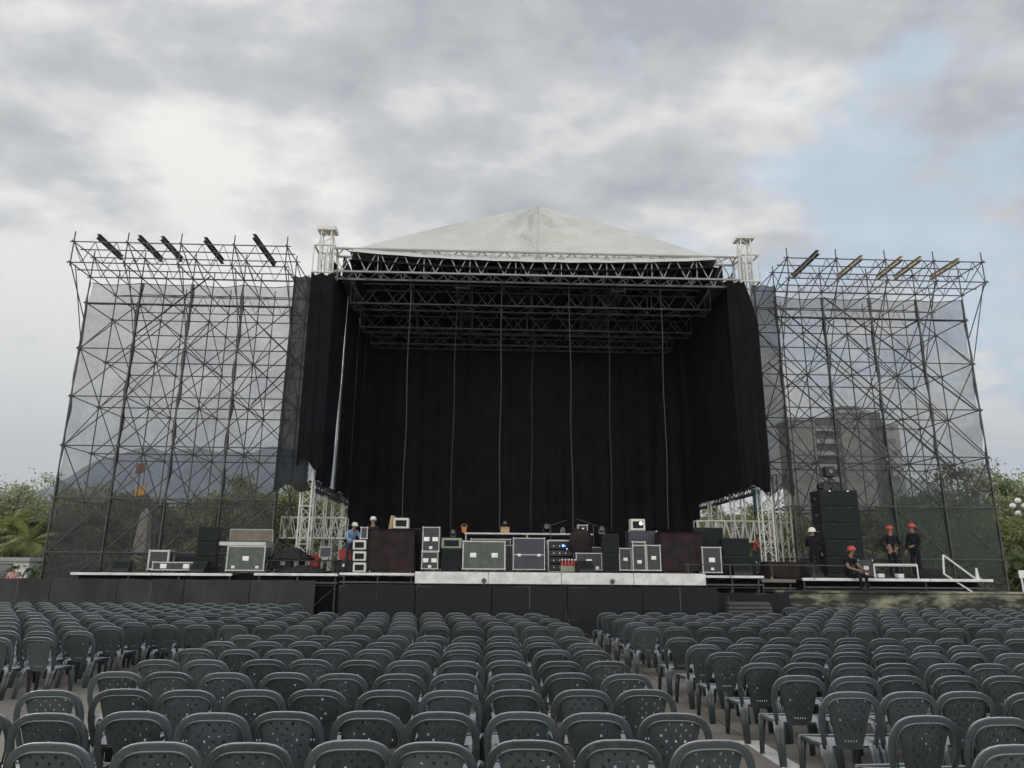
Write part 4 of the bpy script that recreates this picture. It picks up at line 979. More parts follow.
x0, x1, z0, z1 = B(151, 562, 198, 573, 23.0, WZ); flight_case('long low flight case on the left deck with two dish handles', x0, x1, z0, z1, 23.0, .55, handles=2, e=.035, latch=False)
x0, x1, z0, z1 = B(146, 550, 170, 572, 23.65, WZ); flight_case('pale framed upright case behind the long low left case', x0, x1, z0, z1, 23.65, .4, handles=0, e=.06, latch=False, m='case')
x0, x1, z0, z1 = B(174, 556, 196, 572, 24.3, WZ); speaker('small black wedge behind the long low left case', x0, x1, z0, z1, 24.3, .4)
# cable heap table
t = thing('folding_table', 'low black folding table carrying the cable heap', 'table', (-5.75, 23.4, WZ+.02))
b = MB(); b.box(-1.2, 1.15, -.35, .35, .36, .40, .008); b.build('tabletop', M['black'], t)
for sx in (-1.1, 1.05):
    for sy in (-.3, .3):
        b = MB(); b.tube((sx, sy, 0), (sx*.9, sy, .36), .02); b.build('leg', M['galv'], t)
def cable_heap(label, X, Y, z, rx, ry, h, n, seed):
    rg = random.Random(seed); b = MB()
    for k_ in range(n):
        f = k_/n; a0 = rg.uniform(0, 6.28); s_ = 1-f*.75; pts = []
        for i in range(15):
            a = a0+i*.45; pts.append(V(X+rx*s_*math.cos(a)*(1+.15*math.sin(3*a+k_)), Y+ry*s_*math.sin(a)*(1+.15*math.cos(2*a+k_)), z+.02+h*f+.02*math.sin(a*2+k_)))
        b.path(pts, .022, 5)
    return tag(b.build('cable_heap', M['black'], smooth=True), label, 'cables')
cable_heap('heap of black cables on the folding table', -6.15, 23.4, WZ+.42, .7, .28, .34, 26, 3)
cable_heap('flat coil of black cables lying on the deck before the table', -5.6, 22.95, WZ+.02, .75, .2, .2, 20, 4)
# monitor, crates, amp stack
x0, x1, z0, z1 = B(320, 545, 333, 557, 23.5, WZ+.425)
t = thing('monitor', 'small grey framed monitor on the folding table', 'monitor', ((x0+x1)/2, 23.4, WZ+.425)); hw = max(.2, (x1-x0)/2)
b = MB(); b.box(-hw, hw, -.03, .03, .06, .42, .008); b.build('casing', M['alu'], t); b = MB(); b.box(-hw+.04, hw-.04, -.036, -.0305, .1, .38); b.build('screen', M['case_blue'], t); b = MB(); b.box(-.1, .1, -.08, .08, 0, .06, .01); b.build('stand', M['alu'], t)
def tote(label, X, Y, z, hw, hd, h, m):
    t = thing('plastic_tote', label, 'tote', (X, Y, z)); b = MB()
    vs = []; 
    for (zz, s_) in ((0, .88), (h*.85, 1.0)):
        vs += [(-hw*s_, -hd*s_, zz), (hw*s_, -hd*s_, zz), (hw*s_, hd*s_, zz), (-hw*s_, hd*s_, zz)]
    b.add(vs, [(0, 3, 2, 1), (0, 1, 5, 4), (1, 2, 6, 5), (2, 3, 7, 6), (3, 0, 4, 7)]); b.build('tub', M[m], t)
    b = MB(); b.box(-hw*1.06, hw*1.06, -hd*1.06, hd*1.06, h*.855, h, .01); b.build('lid', M[m], t)
p = at(346, 553, 24.0); tote('red plastic tote with lid beside the amplifier stack', p.x, 24.2, WZ+.45, .24, .2, .32, 'red')
t = thing('case_stand', 'dark low trunk under the red tote', 'trunk', (p.x, 24.2, WZ+.02)); b = MB(); b.box(-.4, .4, -.3, .3, .02, .42, .02); b.build('trunk_body', M['case'], t); b = MB(); b.box(-.08, .08, -.32, -.301, .2, .3, .006); b.build('hasp', M['steel'], t)
p = at(312, 549, 25.0); tote('dull red tote on the deck beyond the cable heap', p.x, 25.0, WZ+.02, .3, .2, .6, 'red')
zz = WZ+.05
for i, (ya, yb) in enumerate(((562, 572), (552, 561.5), (541, 551))):
    x0, x1, z0, z1 = B(352.5, ya, 366, yb, 22.65, zz); z1 = zz+.30
    amp_head('pale power amplifier, %s of the stack of three beside the left covered case' % ['lowest', 'middle', 'top'][i], x0, x1, zz, z1, 22.65 if i != 2 else 22.65, .4, name='power_amplifier'); zz = z1+.037
x0, x1, z0, z1 = B(360, 527, 368, 541, 22.7, zz); flight_case('tiny grey framed case on the stack of pale amplifiers', x0, x1, zz, zz+.36, 22.7, .3, handles=0, wheels=False, latch=False, m='case_blue')
# --- line-array stack on the right
x0, x1, z0, z1 = B(827, 490, 858, 572, 23.4, WZ+.12)
nn = 5; hh = (z1-(WZ+.12))/nn
t = thing('speaker_dolly', 'low black wheeled base under the tall speaker stack', 'dolly', ((x0+x1)/2, 23.85, WZ)); b = MB(); b.box(-(x1-x0)/2, (x1-x0)/2, -.5, .5, .06, .115, .01); b.build('platform', M['black'], t)
for sx in (-.5, .5):
    for sy in (-.4, .4): b = MB(); b.tube((sx-.02, sy, .03), (sx+.02, sy, .03), .03, 10); b.build('castor', M['rubber'], t)
for i in range(nn):
    o = speaker('wide black line array speaker, %s of the tall stack of five' % ['lowest', 'second', 'middle', 'fourth', 'topmost'][i], x0+.05, x1-.02, WZ+.12+i*hh, WZ+.12+(i+1)*hh, 23.4, .85, 'line_array_speaker', 'line array speakers stacked on the right deck', rz=R(-2))
    b = MB()
    for sx in (-.3, .3): b.box(sx-.03, sx+.03, -.44, -.427, hh-.06, hh-.03)
    b.build('rigging_pin', M['steel' if i == 4 else 'alu_dark'], o)
t = thing('chain_hoist', 'dark chain hoist lying on the tall speaker stack', 'chain hoist', ((x0+x1)/2-.25, 23.8, z1+.002)); b = MB(); b.tube((-.25, 0, .12), (.2, 0, .12), .1, 12); b.box(-.12, .12, -.13, .13, 0, .26, .02); b.build('motor', M['black'], t, smooth=False)
b = MB(); b.path([V(.2+.09*math.cos(a), 0, .3+.09*math.sin(a)) for a in [i*.6 for i in range(9)]], .018); b.build('hook', M['black'], t)
t = thing('follow_spot', 'dark lamp head on a short frame above the tall speaker stack', 'stage lamp', ((x0+x1)/2+.05, 24.05, z1+.002)); b = MB(); b.tube((0, 0, 0), (0, 0, .5), .03); b.build('post', M['black'], t); b = MB(); b.box(-.16, .16, -.14, .14, .5, .85, .02); b.build('lamp_body', M['black'], t); b = MB(); b.lathe([(.09, 0), (.07, .03)], T=Matrix.Translation((0, -.145, .68)) @ Matrix.Rotation(R(90), 4, 'X'), n=12); b.build('lens', M['glass'], t)
# --- right deck furniture
p = at(873, 566, 22.6); q = at(916, 566, 22.6)
t = thing('barrier_frame', 'low white metal frame standing on the right deck beside the crouching worker', 'frame', ((p.x+q.x)/2, 22.55, WZ)); hw = (q.x-p.x)/2
b = MB(); b.tube((-hw, 0, .42), (hw, 0, .42), .022); b.tube((-hw, 0, .38), (hw, 0, .38), .014); b.build('top_rail', M['white'], t)
for x in (-hw, hw): b = MB(); b.tube((x, 0, 0), (x, 0, .42), .022); b.build('post', M['white'], t)
for x in (-hw*.6, hw*.3): b = MB(); b.box(x-.1, x+.1, .1, .3, 0, .14, .02); b.build('weight', M['white'], t)
t = thing('stair_rail', 'white triangular stair rail at the outer end of the right deck', 'rail', (0, 0, 0))
pa, pb, pc = at(943, 555, 22.5), at(977, 580, 22.5), at(944, 574, 22.5); pd = at(985, 600, 22.2)
b = MB(); b.tube(pa, pb, .03); b.build('upper_bar', M['white'], t); b = MB(); b.tube(pa, pc, .03); b.build('upright', M['white'], t); b = MB(); b.tube(pc, pd, .025); b.build('lower_bar', M['white'], t)
p = at(978, 578, 22.4); t = thing('traffic_cone', 'small white cone standing beside the stair rail', 'cone', (p.x, 22.42, WZ)); b = MB(); b.lathe([(.1, 0), (.1, .02), (.055, .02), (.03, .33), (.01, .34)], n=12); b.build('cone_body', M['white'], t, smooth=False)
p = at(926, 576, 22.9)
t = thing('cable_drum', 'round black cable coil lying at the feet of the right worker', 'cable coil', (p.x, 22.72, WZ)); b = MB()
for k_ in range(9):
    s_ = .42-.012*abs(k_-4); b.path([V(s_*math.cos(a), s_*.55*math.sin(a), .03+k_*.032) for a in [i*.35 for i in range(19)]], .02, 5)
b.build('coil', M['black'], t, smooth=True)
x0, x1, z0, z1 = B(860, 560, 873, 580, 23.3, WZ); flight_case('small black case behind the crouching worker', x0, x1, z0, z1, 23.3, .4, tr='beam', handles=1)
# banner on the right truss
p0, p1 = at(751, 489, 28.0), at(762, 489, 28.0); pz = at(757, 511, 28.0).z
b = MB(); b.sheet(lambda u, v: V(p0.x+(p1.x-p0.x)*(u*(.55+.45*v)+.2*(1-v)), 28+.05*math.sin(u*8), pz+(p0.z-pz)*v), 8, 8); b.sheet(lambda u, v: V(p0.x+(p1.x-p0.x)*(u*(.55+.45*v)+.2*(1-v)), 28.01+.05*math.sin(u*8), pz+(p0.z-pz)*v), 8, 8)
tag(b.build('blue_banner', M['banner'], smooth=True), 'light blue banner seen through the white right side truss', 'banner')

# ------------------------------------------------------------------ small clutter on the deck
def wedge(label, X, Y, z, w_=.5, rz=0):
    t = thing('floor_monitor', label, 'floor monitor', (X, Y, z), rz)
    b = MB(); pr_ = [(-.22, 0), (.22, 0), (.22, .34), (.02, .36), (-.22, .10)]; n = len(pr_); vs = [(s_*w_/2, y, zz) for s_ in (-1, 1) for y, zz in pr_]
    b.add(vs, [tuple(range(n))[::-1], tuple(range(n, 2*n))]+[(i, (i+1) % n, n+(i+1) % n, n+i) for i in range(n)]); b.build('cabinet', M['black'], t)
    b = MB(); d_ = V(0, .24, .26).normalized(); nn_ = V(0, -d_.z, d_.y)
    a0 = V(0, -.19, .13)+nn_*.008; a1 = V(0, -.01, .325)+nn_*.008; b.add([a0+V(-w_*.43, 0, 0), a0+V(w_*.43, 0, 0), a1+V(w_*.43, 0, 0), a1+V(-w_*.43, 0, 0)], [(0, 1, 2, 3)]); b.build('front_grille', M['grille'], t)
def mic_stand(label, X, Y, z, h, rz, lean):
    t = thing('microphone_stand', label, 'microphone stand', (X, Y, z), rz)
    b = MB(); b.tube((0, 0, .1), (0, 0, h), .012)
    b.build('pole', M['galv'], t)
    for k_ in range(3):
        a = k_*2.094; b = MB(); b.tube((0, 0, .14), (.3*math.cos(a), .3*math.sin(a), .01), .011); b.build('foot', M['black'], t)
    b = MB(); b.tube((-.15*lean, 0, h-.05), (.55*lean, 0, h+.18), .01); b.build('boom', M['galv'], t)
def loose_cable(label, X0, X1, Y, z, seed):
    rg = random.Random(seed); p_ = [rg.uniform(0, 6) for _ in range(3)]; b = MB()
    b.path([V(X0+(X1-X0)*i/40, Y+.12*math.sin(i*.5+p_[0])+.07*math.sin(i*1.1+p_[1]), z+.016) for i in range(41)], .013, 5); tag(b.build('loose_cable', M['black']), label, 'cable')
wedge('black floor monitor at the stage edge before the tall narrow cases gap', 3.05, 22.35, D, .5, .2)
wedge('black floor monitor on the short deck right of the main beam', 8.05, 22.75, D-.05, .55, -.2)
wedge('black floor monitor left of the long low left case', -11.2, 23.1, WZ, .5, .2)
wedge('black floor monitor between the low left case and the console case', -8.75, 22.95, WZ, .45, -.1)
wedge('black floor monitor at the inner end of the right white edged deck', 10.2, 22.6, WZ, .5, .3)
mic_stand('thin microphone stand beside the cable heap, boom toward the stage', -4.75, 23.3, WZ+.02, 1.35, 0, 1)
mic_stand('thin microphone stand behind the blue-grey case', 2.15, 23.9, D, 1.5, 0, 1)
mic_stand('thin microphone stand behind the maroon sack', 3.6, 24.1, D, 1.55, 0, -1)
mic_stand('thin microphone stand behind the wide low black speaker', 7.9, 23.9, D-.05, 1.3, 0, 1)
mic_stand('thin microphone stand beyond the console case', -7.0, 24.6, WZ, 1.5, 0, -1)
loose_cable('black cable snaking along the left deck edge', -12.0, -8.0, 22.85, WZ, 1)
loose_cable('black cable lying along the main deck edge, left half', -1.9, 2.0, 22.3, D, 2)
loose_cable('black cable lying along the main deck edge, right half', 2.4, 6.5, 22.33, D, 3)
loose_cable('black cable lying along the right deck edge', 10.0, 15.2, 22.6, WZ, 4)
x0, x1, z0, z1 = B(273, 556, 290, 573, 24.0, WZ+.02); flight_case('dark case standing behind the left end of the cable heap', x0, x1, z0, z1, 24.1, .5, handles=1, tr='alu_dark', latch=False)
x0, x1, z0, z1 = B(296, 549, 308, 573, 24.6, WZ+.02); speaker('small upright black speaker behind the cable heap', x0, x1, z0, z1, 24.7, .4)
x0, x1, z0, z1 = B(333, 558, 351, 573, 23.9, WZ+.05); x1 -= .05
x0, x1, z0, z1 = B(505, 545, 513, 570, 23.2, D); flight_case('slim silver edged case squeezed left of the blue-grey case', x0, x1, z0, z1, 23.2, .5, handles=0, latch=False, wheels=False)
x0, x1, z0, z1 = B(593, 536, 603, 547, 24.3, TZ); flight_case('small silver edged case on the right end of the silver table', 3.12, 3.46, TZ, TZ+.3, 24.45, .3, handles=1, latch=False, wheels=False)
x0, x1, z0, z1 = B(757, 562, 771, 577, 23.4, DZ-.05); flight_case('small dark case between black speakers and long maroon covered case', x0, x1, DZ-.05, z1, 23.4, .4, handles=1, tr='alu_dark', latch=False)
t = thing('drum_stool', 'round black stool standing behind the pale console flight case', 'stool', (-6.6, 24.3, WZ)); b = MB(); b.lathe([(.17, .5), (.18, .52), (.18, .58), (.15, .6)], n=14); b.build('seat', M['black'], t)
for k_ in range(3):
    a = k_*2.094; b = MB(); b.tube((0, 0, .5), (.22*math.cos(a), .22*math.sin(a), .01), .014); b.build('leg', M['steel'], t)

# ------------------------------------------------------------------ people
def person(label, loc, rz, J, shirt, trousers, hat=None, hat_m=None, sleeves=True, scale=1.0):
    """one continuous skinned figure; J overrides joint positions (metres, facing -y)"""
    d = dict(pelvis=(0, 0, .95), spine=(0, .0, 1.15), chest=(0, .01, 1.36), neck=(0, 0, 1.50), jaw=(0, -.02, 1.58), head=(0, -.01, 1.68), crown=(0, .0, 1.75), nose=(0, -.105, 1.645),
             hipL=(.095, 0, .90), hipR=(-.095, 0, .90), kneeL=(.11, -.02, .50), kneeR=(-.11, -.02, .50), ankL=(.12, .02, .09), ankR=(-.12, .02, .09), toeL=(.14, -.15, .035), toeR=(-.14, -.15, .035),
             shL=(.18, .01, 1.42), shR=(-.18, .01, 1.42), elL=(.26, .03, 1.14), elR=(-.26, .03, 1.14), wrL=(.25, -.08, .90), wrR=(-.25, -.08, .90))
    d.update(J)
    rad = dict(pelvis=(.145, .105), spine=(.13, .1), chest=(.155, .11), neck=(.055, .055), jaw=(.062, .07), head=(.078, .092), crown=(.055, .065), nose=(.014, .018),
               hipL=(.09, .09), hipR=(.09, .09), kneeL=(.06, .06), kneeR=(.06, .06), ankL=(.042, .045), ankR=(.042, .045), toeL=(.04, .03), toeR=(.04, .03),
               shL=(.065, .065), shR=(.065, .065), elL=(.046, .046), elR=(.046, .046), wrL=(.03, .03), wrR=(.03, .03))
    ed = [('pelvis', 'spine'), ('spine', 'chest'), ('chest', 'neck'), ('neck', 'jaw'), ('jaw', 'head'), ('head', 'crown'), ('head', 'nose'), ('pelvis', 'hipL'), ('pelvis', 'hipR'), ('hipL', 'kneeL'), ('hipR', 'kneeR'), ('kneeL', 'ankL'), ('kneeR', 'ankR'), ('ankL', 'toeL'), ('ankR', 'toeR'),
          ('chest', 'shL'), ('chest', 'shR'), ('shL', 'elL'), ('shR', 'elR'), ('elL', 'wrL'), ('elR', 'wrR')]
    for s_ in 'LR':
        wv = V(*d['wr'+s_]); ev = V(*d['el'+s_]); f = (wv-ev).normalized(); sidev = f.cross(V(0, 1, 0.3)).normalized(); up = sidev.cross(f)
        d['palm'+s_] = tuple(wv+f*.07); rad['palm'+s_] = (.034, .022); ed.append(('wr'+s_, 'palm'+s_))
        for k_, (o_, l_) in enumerate(((-.03, .07), (-.01, .085), (.01, .08), (.028, .062))):
            a = wv+f*.075+sidev*o_; m_ = a+f*l_*.6; t_ = m_+f*l_*.3-up*.03
            n1, n2 = 'f%d%sa' % (k_, s_), 'f%d%sb' % (k_, s_)
            d[n1] = tuple(m_); d[n2] = tuple(t_); rad[n1] = (.009, .009); rad[n2] = (.008, .008); ed += [('palm'+s_, n1), (n1, n2)]
        d['th'+s_] = tuple(wv+f*.06+sidev*.05-up*.02); rad['th'+s_] = (.011, .011); ed.append(('palm'+s_, 'th'+s_))
    names = list(d); idx = {n: i for i, n in enumerate(names)}
    me = bpy.data.meshes.new('person'); me.from_pydata([d[n] for n in names], [(idx[a], idx[b]) for a, b in ed], [])
    o = bpy.data.objects.new('person_skin', me); COL.objects.link(o)
    md = o.modifiers.new('s', 'SKIN'); md.use_smooth_shade = True
    if not me.skin_vertices: 
        bm = bmesh.new(); bm.from_mesh(me); bm.verts.layers.skin.verify(); bm.to_mesh(me); bm.free()
    for i, n in enumerate(names):
        sv = me.skin_vertices[0].data[i]; sv.radius = rad[n]; sv.use_root = (n == 'pelvis')
    o.modifiers.new('ss', 'SUBSURF').levels = 1; o.modifiers['ss'].render_levels = 1
    dg = bpy.context.evaluated_depsgraph_get(); dg.update()
    m2 = bpy.data.meshes.new_from_object(o.evaluated_get(dg)); bpy.data.objects.remove(o)
    m2.materials.clear()
    for mm_ in (shirt, trousers, 'skin', 'black'): m2.materials.append(M[mm_])
    segs = [(V(*d[a]), V(*d[b]), a, b) for a, b in ed]
    mats_ = []
    for p in m2.polygons:
        c = p.center; best = None
        for A, Bq, na, nb in segs:
            ab = Bq-A; t_ = max(0, min(1, (c-A).dot(ab)/ab.length_squared)); dd = (A+ab*t_-c).length
            if best is None or dd < best[0]: best = (dd, na, nb, t_)
        _, na, nb, t_ = best
        if nb[:2] in ('wr',): k_ = 0 if sleeves and t_ < .85 else 2
        elif nb.startswith(('f', 'palm', 'th')) : k_ = 2
        elif nb in ('jaw', 'head', 'crown', 'nose'): k_ = 2
        elif nb.startswith('toe'): k_ = 3
        elif nb.startswith(('hip', 'knee', 'ank')): k_ = 1
        elif nb.startswith('el'): k_ = 0 if (sleeves or t_ < .6) else 2
        elif nb == 'spine' and t_ < .3: k_ = 1
        else: k_ = 0
        mats_.append(k_)
    m2.polygons.foreach_set('material_index', mats_); m2.polygons.foreach_set('use_smooth', [True]*len(m2.polygons)); m2.update(); m2.name = 'person'
    po = bpy.data.objects.new('person', m2); COL.objects.link(po); po.location = loc; po.rotation_euler = (0, 0, rz); po.scale = (scale,)*3
    tag(po, label, 'person', 'people on and around the stage')
    H_ = V(*d['head']); C_ = V(*d['crown']); ax = (C_-H_).normalized(); T = Matrix.Translation(H_) @ ax.to_track_quat('Z', 'Y').to_matrix().to_4x4()
    for sx in (-1, 1):
        b = MB(); b.lathe([(.002, -.01), (.01, 0), (.002, .01)], (sx*.032, -.088, -.02), 8, T=T); b.build('eye', M['hair'], po)
        b = MB(); b.lathe([(.004, -.03), (.016, 0), (.006, .03)], (sx*.085, .0, -.03), 8, T=T); b.build('ear', M['skin'], po, smooth=True)
    if hat == 'helmet':
        b = MB(); b.lathe([(.128, .0), (.126, .03), (.112, .085), (.075, .125), (.02, .142)], (0, .005, .0), 16, T=T); b.lathe([(.128, -.004), (.152, -.010), (.150, .0), (.126, .01)], (0, -.012, 0), 16, T=T); b.build('helmet', M[hat_m], po, smooth=True)
        b = MB(); b.path([T @ V(.095, -.02, -.005), T @ V(.075, -.05, -.10), T @ V(0, -.07, -.135), T @ V(-.075, -.05, -.10), T @ V(-.095, -.02, -.005)], .007, 5); b.build('chin_strap', M['black'], po)
    else:
        b = MB(); b.lathe([(.098, -.02), (.104, .03), (.09, .08), (.055, .108), (.01, .115)], (0, .014, 0), 14, T=T); b.build('cap' if hat == 'cap' else 'hair', M[hat_m or 'hair'], po, smooth=True)
        if hat == 'cap': b = MB(); b.box(-.07, .07, -.17, -.08, .0, .012, .004, T); b.build('cap_peak', M[hat_m], po)
    return po
hips = dict(elL=(.41, .05, 1.19), elR=(-.41, .05, 1.19), wrL=(.215, -.03, 1.04), wrR=(-.215, -.03, 1.04))
p = at(893, 560, 23.6); person('worker in red helmet and dark clothes standing with both hands on hips', (p.x, 23.6, WZ), R(8), hips, 'navy', 'navy', 'helmet', 'redhat', scale=.93)
p = at(916, 560, 23.5); person('worker in red helmet and dark clothes standing sideways beside the black cable coil', (p.x, 23.5, WZ), R(-62), dict(wrL=(.14, -.30, 1.05), elL=(.24, -.06, 1.12)), 'navy', 'navy', 'helmet', 'redhat', scale=.97)
sit = dict(pelvis=(0, .10, .09), spine=(0, .10, .30), chest=(0, .02, .52), neck=(0, -.05, .66), jaw=(0, -.10, .74), head=(0, -.10, .84), crown=(0, -.10, .91), nose=(0, -.20, .80), hipL=(.095, .03, .07), hipR=(-.095, .03, .07), kneeL=(.14, -.40, .10), kneeR=(-.12, -.38, .10), ankL=(.13, -.44, -.32), ankR=(-.10, -.40, -.31), toeL=(.14, -.60, -.37), toeR=(-.10, -.56, -.36),
           shL=(.17, .0, .57), shR=(-.17, .0, .57), elL=(.25, -.14, .34), elR=(-.24, -.10, .32), wrL=(.16, -.38, .22), wrR=(-.15, -.34, .24))
p = at(853, 575, 22.3); person('worker in red helmet sitting on the right deck edge with legs hanging down', (p.x, 22.42, WZ), R(28), sit, 'navy', 'navy', 'helmet', 'redhat', sleeves=False, scale=1.0)
p = at(813, 550, 23.3); person('worker in white helmet and dark clothes beside the tall speaker stack', (p.x, 23.25, WZ-.05), R(150), dict(wrL=(.12, -.36, 1.2), elL=(.26, -.1, 1.16)), 'navy', 'navy', 'helmet', 'whitehat', scale=.9)
bend = dict(chest=(0, -.12, 1.30), spine=(0, -.04, 1.13), neck=(0, -.20, 1.42), jaw=(0, -.26, 1.48), head=(0, -.28, 1.57), crown=(0, -.29, 1.64), nose=(0, -.37, 1.53), shL=(.18, -.13, 1.36), shR=(-.18, -.13, 1.36), elL=(.25, -.28, 1.12), elR=(-.25, -.28, 1.12), wrL=(.15, -.48, 1.05), wrR=(-.15, -.48, 1.05))
p = at(353, 540, 23.9); person('person in light blue shirt and pale cap bending behind the amplifier stack', (p.x-.05, 23.75, WZ+.05), R(35), bend, 'bluecloth', 'jean', 'cap', 'white', scale=.93)
p = at(373, 520, 24.0); person('person in a pale cap looking over the left covered case', (p.x, 24.1, WZ+.05), R(-10), {}, 'maroon', 'jean', 'cap', 'white')
p = at(752, 540, 25.0); person('bare headed person in a red shirt beyond the black wedge box', (p.x, 24.9, WZ), R(60), bend, 'redcloth', 'jean', None, 'hair', sleeves=False, scale=.85)
p = at(14, 570, 36.0); person('person in a pink top standing by the low white building, far left', (p.x, 36.0, 0), R(20), {}, 'pinkcloth', 'jean', None, 'hair')

# ------------------------------------------------------------------ trees
def crown_mesh(name, m, seed, rx, rz_, nclump, nleaf, leaf, spread, squash=.8, hollow=.35):
    rg = np.random.RandomState(seed); V_ = []; F_ = []
    cl_ = []
    for _ in range(nclump):
        d = rg.normal(size=3); d /= np.linalg.norm(d); r = hollow + (1-hollow)*rg.rand()**.5
        bumpy = 1+.22*math.sin(d[0]*4+seed)+.18*math.cos(d[1]*5+seed*2)+.12*math.sin(d[2]*6)
        c = d*r*bumpy*np.array([rx, rx, rz_]);
        if c[2] < -rz_*.75: c[2] *= .6
        cl_.append((c, spread*(.5+.9*rg.rand())))
    for c, sp_ in cl_:
        n = int(nleaf*(.6+.8*rg.rand())); P_ = c + rg.normal(size=(n, 3))*np.array([sp_, sp_, sp_*squash*.7])
        for p in P_:
            a = rg.normal(size=3); a /= np.linalg.norm(a); b_ = np.cross(a, rg.normal(size=3)); b_ /= max(1e-6, np.linalg.norm(b_)); s_ = leaf*(.6+.8*rg.rand())
            o = len(V_); V_ += [tuple(p-a*s_), tuple(p+b_*s_*.45), tuple(p+a*s_), tuple(p-b_*s_*.45)]; F_.append((o, o+1, o+2, o+3))
    me = bpy.data.meshes.new(name); me.from_pydata(V_, [], F_); me.materials.append(m); me.update(); return me, cl_
def tree_proto(nm, m, seed, rx, rz_, trunk_h, nclump, nleaf, leaf, spread):
    me, cl_ = crown_mesh(nm+'_crown', m, seed, rx, rz_, nclump, nleaf, leaf, spread)
    rg = random.Random(seed); b = MB(); cz = trunk_h+rz_*.8
    b.sweep([V(0, 0, 0), V(.08, .03, trunk_h*.5), V(-.05, .06, trunk_h), V(.1, 0, cz)], V(1, 0, 0), [.32, .24, .19, .07], [.32, .24, .19, .07])
    for c, s_ in rg.sample(cl_, min(14, len(cl_))):
        e_ = V(*c)+V(0, 0, cz); st = V(0, 0, trunk_h*rg.uniform(.75, 1.1)); md_ = st.lerp(e_, .5)+V(rg.uniform(-.3, .3), rg.uniform(-.3, .3), rg.uniform(-.1, .4))
        b.sweep([st, md_, e_], V(.3, 1, 0), [.12, .07, .025], [.12, .07, .025], 6)
    return me, b.mesh(nm+'_trunk', M['bark'], True), cz
PR = {'olive': tree_proto('olive', M['leafA'], 3, 4.2, 3.4, 2.6, 130, 125, .17, .62),
      'dark': tree_proto('dark', M['leafB'], 5, 4.4, 3.9, 2.4, 150, 125, .17, .62),
      'airy': tree_proto('airy', M['leafC'], 8, 4.6, 3.6, 2.8, 120, 105, .15, .6),
      'flat': tree_proto('flat', M['leafB'], 12, 4.5, 1.6, 3.6, 80, 120, .16, .5),
      'sparse': tree_proto('sparse', M['leafB'], 17, 3.2, 3.0, 4.0, 40, 70, .15, .45)}
def tree(kind, px, ytop, Y, label, sx=1.0, rz=0.0):
    me, tr, cz = PR[kind]; top = at(px, ytop, Y); full = max(v.co.z for v in me.vertices)+cz
    s_ = top.z/full
    t = thing('tree', label, 'tree', (top.x, Y, 0), rz, 'park trees beyond the stage'); t.scale = (s_*sx, s_*sx, s_)
    o = bpy.data.objects.new('crown', me); COL.objects.link(o); o.parent = t; o.location = (0, 0, cz)
    o = bpy.data.objects.new('trunk', tr); COL.objects.link(o); o.parent = t
    return t
tree('airy', 20, 478, 62, 'big grey-green tree at the left edge, above the pale palms', 1.15, .3)
tree('airy', 72, 470, 70, 'tall airy tree straddling the outer edge of the left net', 1.0, 2.2)
tree('dark', 58, 510, 48, 'low dark tree behind the bunched net, lower left', .95, 1.0)
tree('dark', 98, 505, 66, 'dark round tree behind the left net, beside the obelisk', .9, 2.0)
tree('flat', 150, 487, 74, 'flat topped tree spreading behind the obelisk', 1.1, 2.0)
tree('dark', 193, 503, 70, 'broad dark tree right of the obelisk', 1.1, .4)
tree('olive', 246, 470, 58, 'tall rounded tree behind the inner bay of the left net', .92, .7)
tree('olive', 290, 474, 62, 'olive tree glimpsed left of the white front left tower', .95, 3.1)
tree('olive', 335, 488, 66, 'olive tree behind the lattice legs, open left side', .95, 4.1)
tree('olive', 372, 496, 80, 'olive tree half hidden by the left covered case', .8, 5.1)
tree('olive', 706, 500, 70, 'olive tree behind the right side truss, nearest the rear curtain', .9, 1.1)
tree('olive', 745, 497, 62, 'olive tree behind the blue banner', .95, 2.4)
tree('olive', 786, 497, 58, 'olive tree behind the outer white post on the right', .9, 2.9)
tree('dark', 815, 515, 75, 'dark tree at the foot of the apartment block, stage side', .9, .2)
tree('dark', 868, 505, 62, 'dark tree right of the tall speaker stack', .85, 1.9)
tree('dark', 912, 488, 58, 'dark tree behind the two standing red helmets', .95, 3.9)
tree('sparse', 960, 462, 55, 'thin crowned tree rising above the green net', 1.0, .9)
tree('dark', 948, 508, 45, 'low dense tree behind the green net', 1.0, 2.6)
tree('airy', 1003, 458, 52, 'pale leafy tree at the right edge above the lamp', 1.0, 1.4)
tree('olive', 985, 498, 40, 'bushy olive tree just outside the right net edge', .9, 4.4)
tree('olive', 1030, 500, 38, 'bushy olive tree cut by the right edge of the view', 1.0, .6)
for i, (px_, yt, Y, lab) in enumerate([(2, 520, 80, 'small dark tree behind the pale palms'), (125, 515, 90, 'small dark tree farther back, left of the obelisk'), (222, 512, 95, 'small dark tree between the broad and rounded trees'), (835, 520, 95, 'small dark tree half hidden by the tall speaker stack'), (893, 515, 90, 'small dark tree below the pale end of the apartment block')]):
    tree('dark', px_, yt, Y, lab, 1.2, i*1.3)
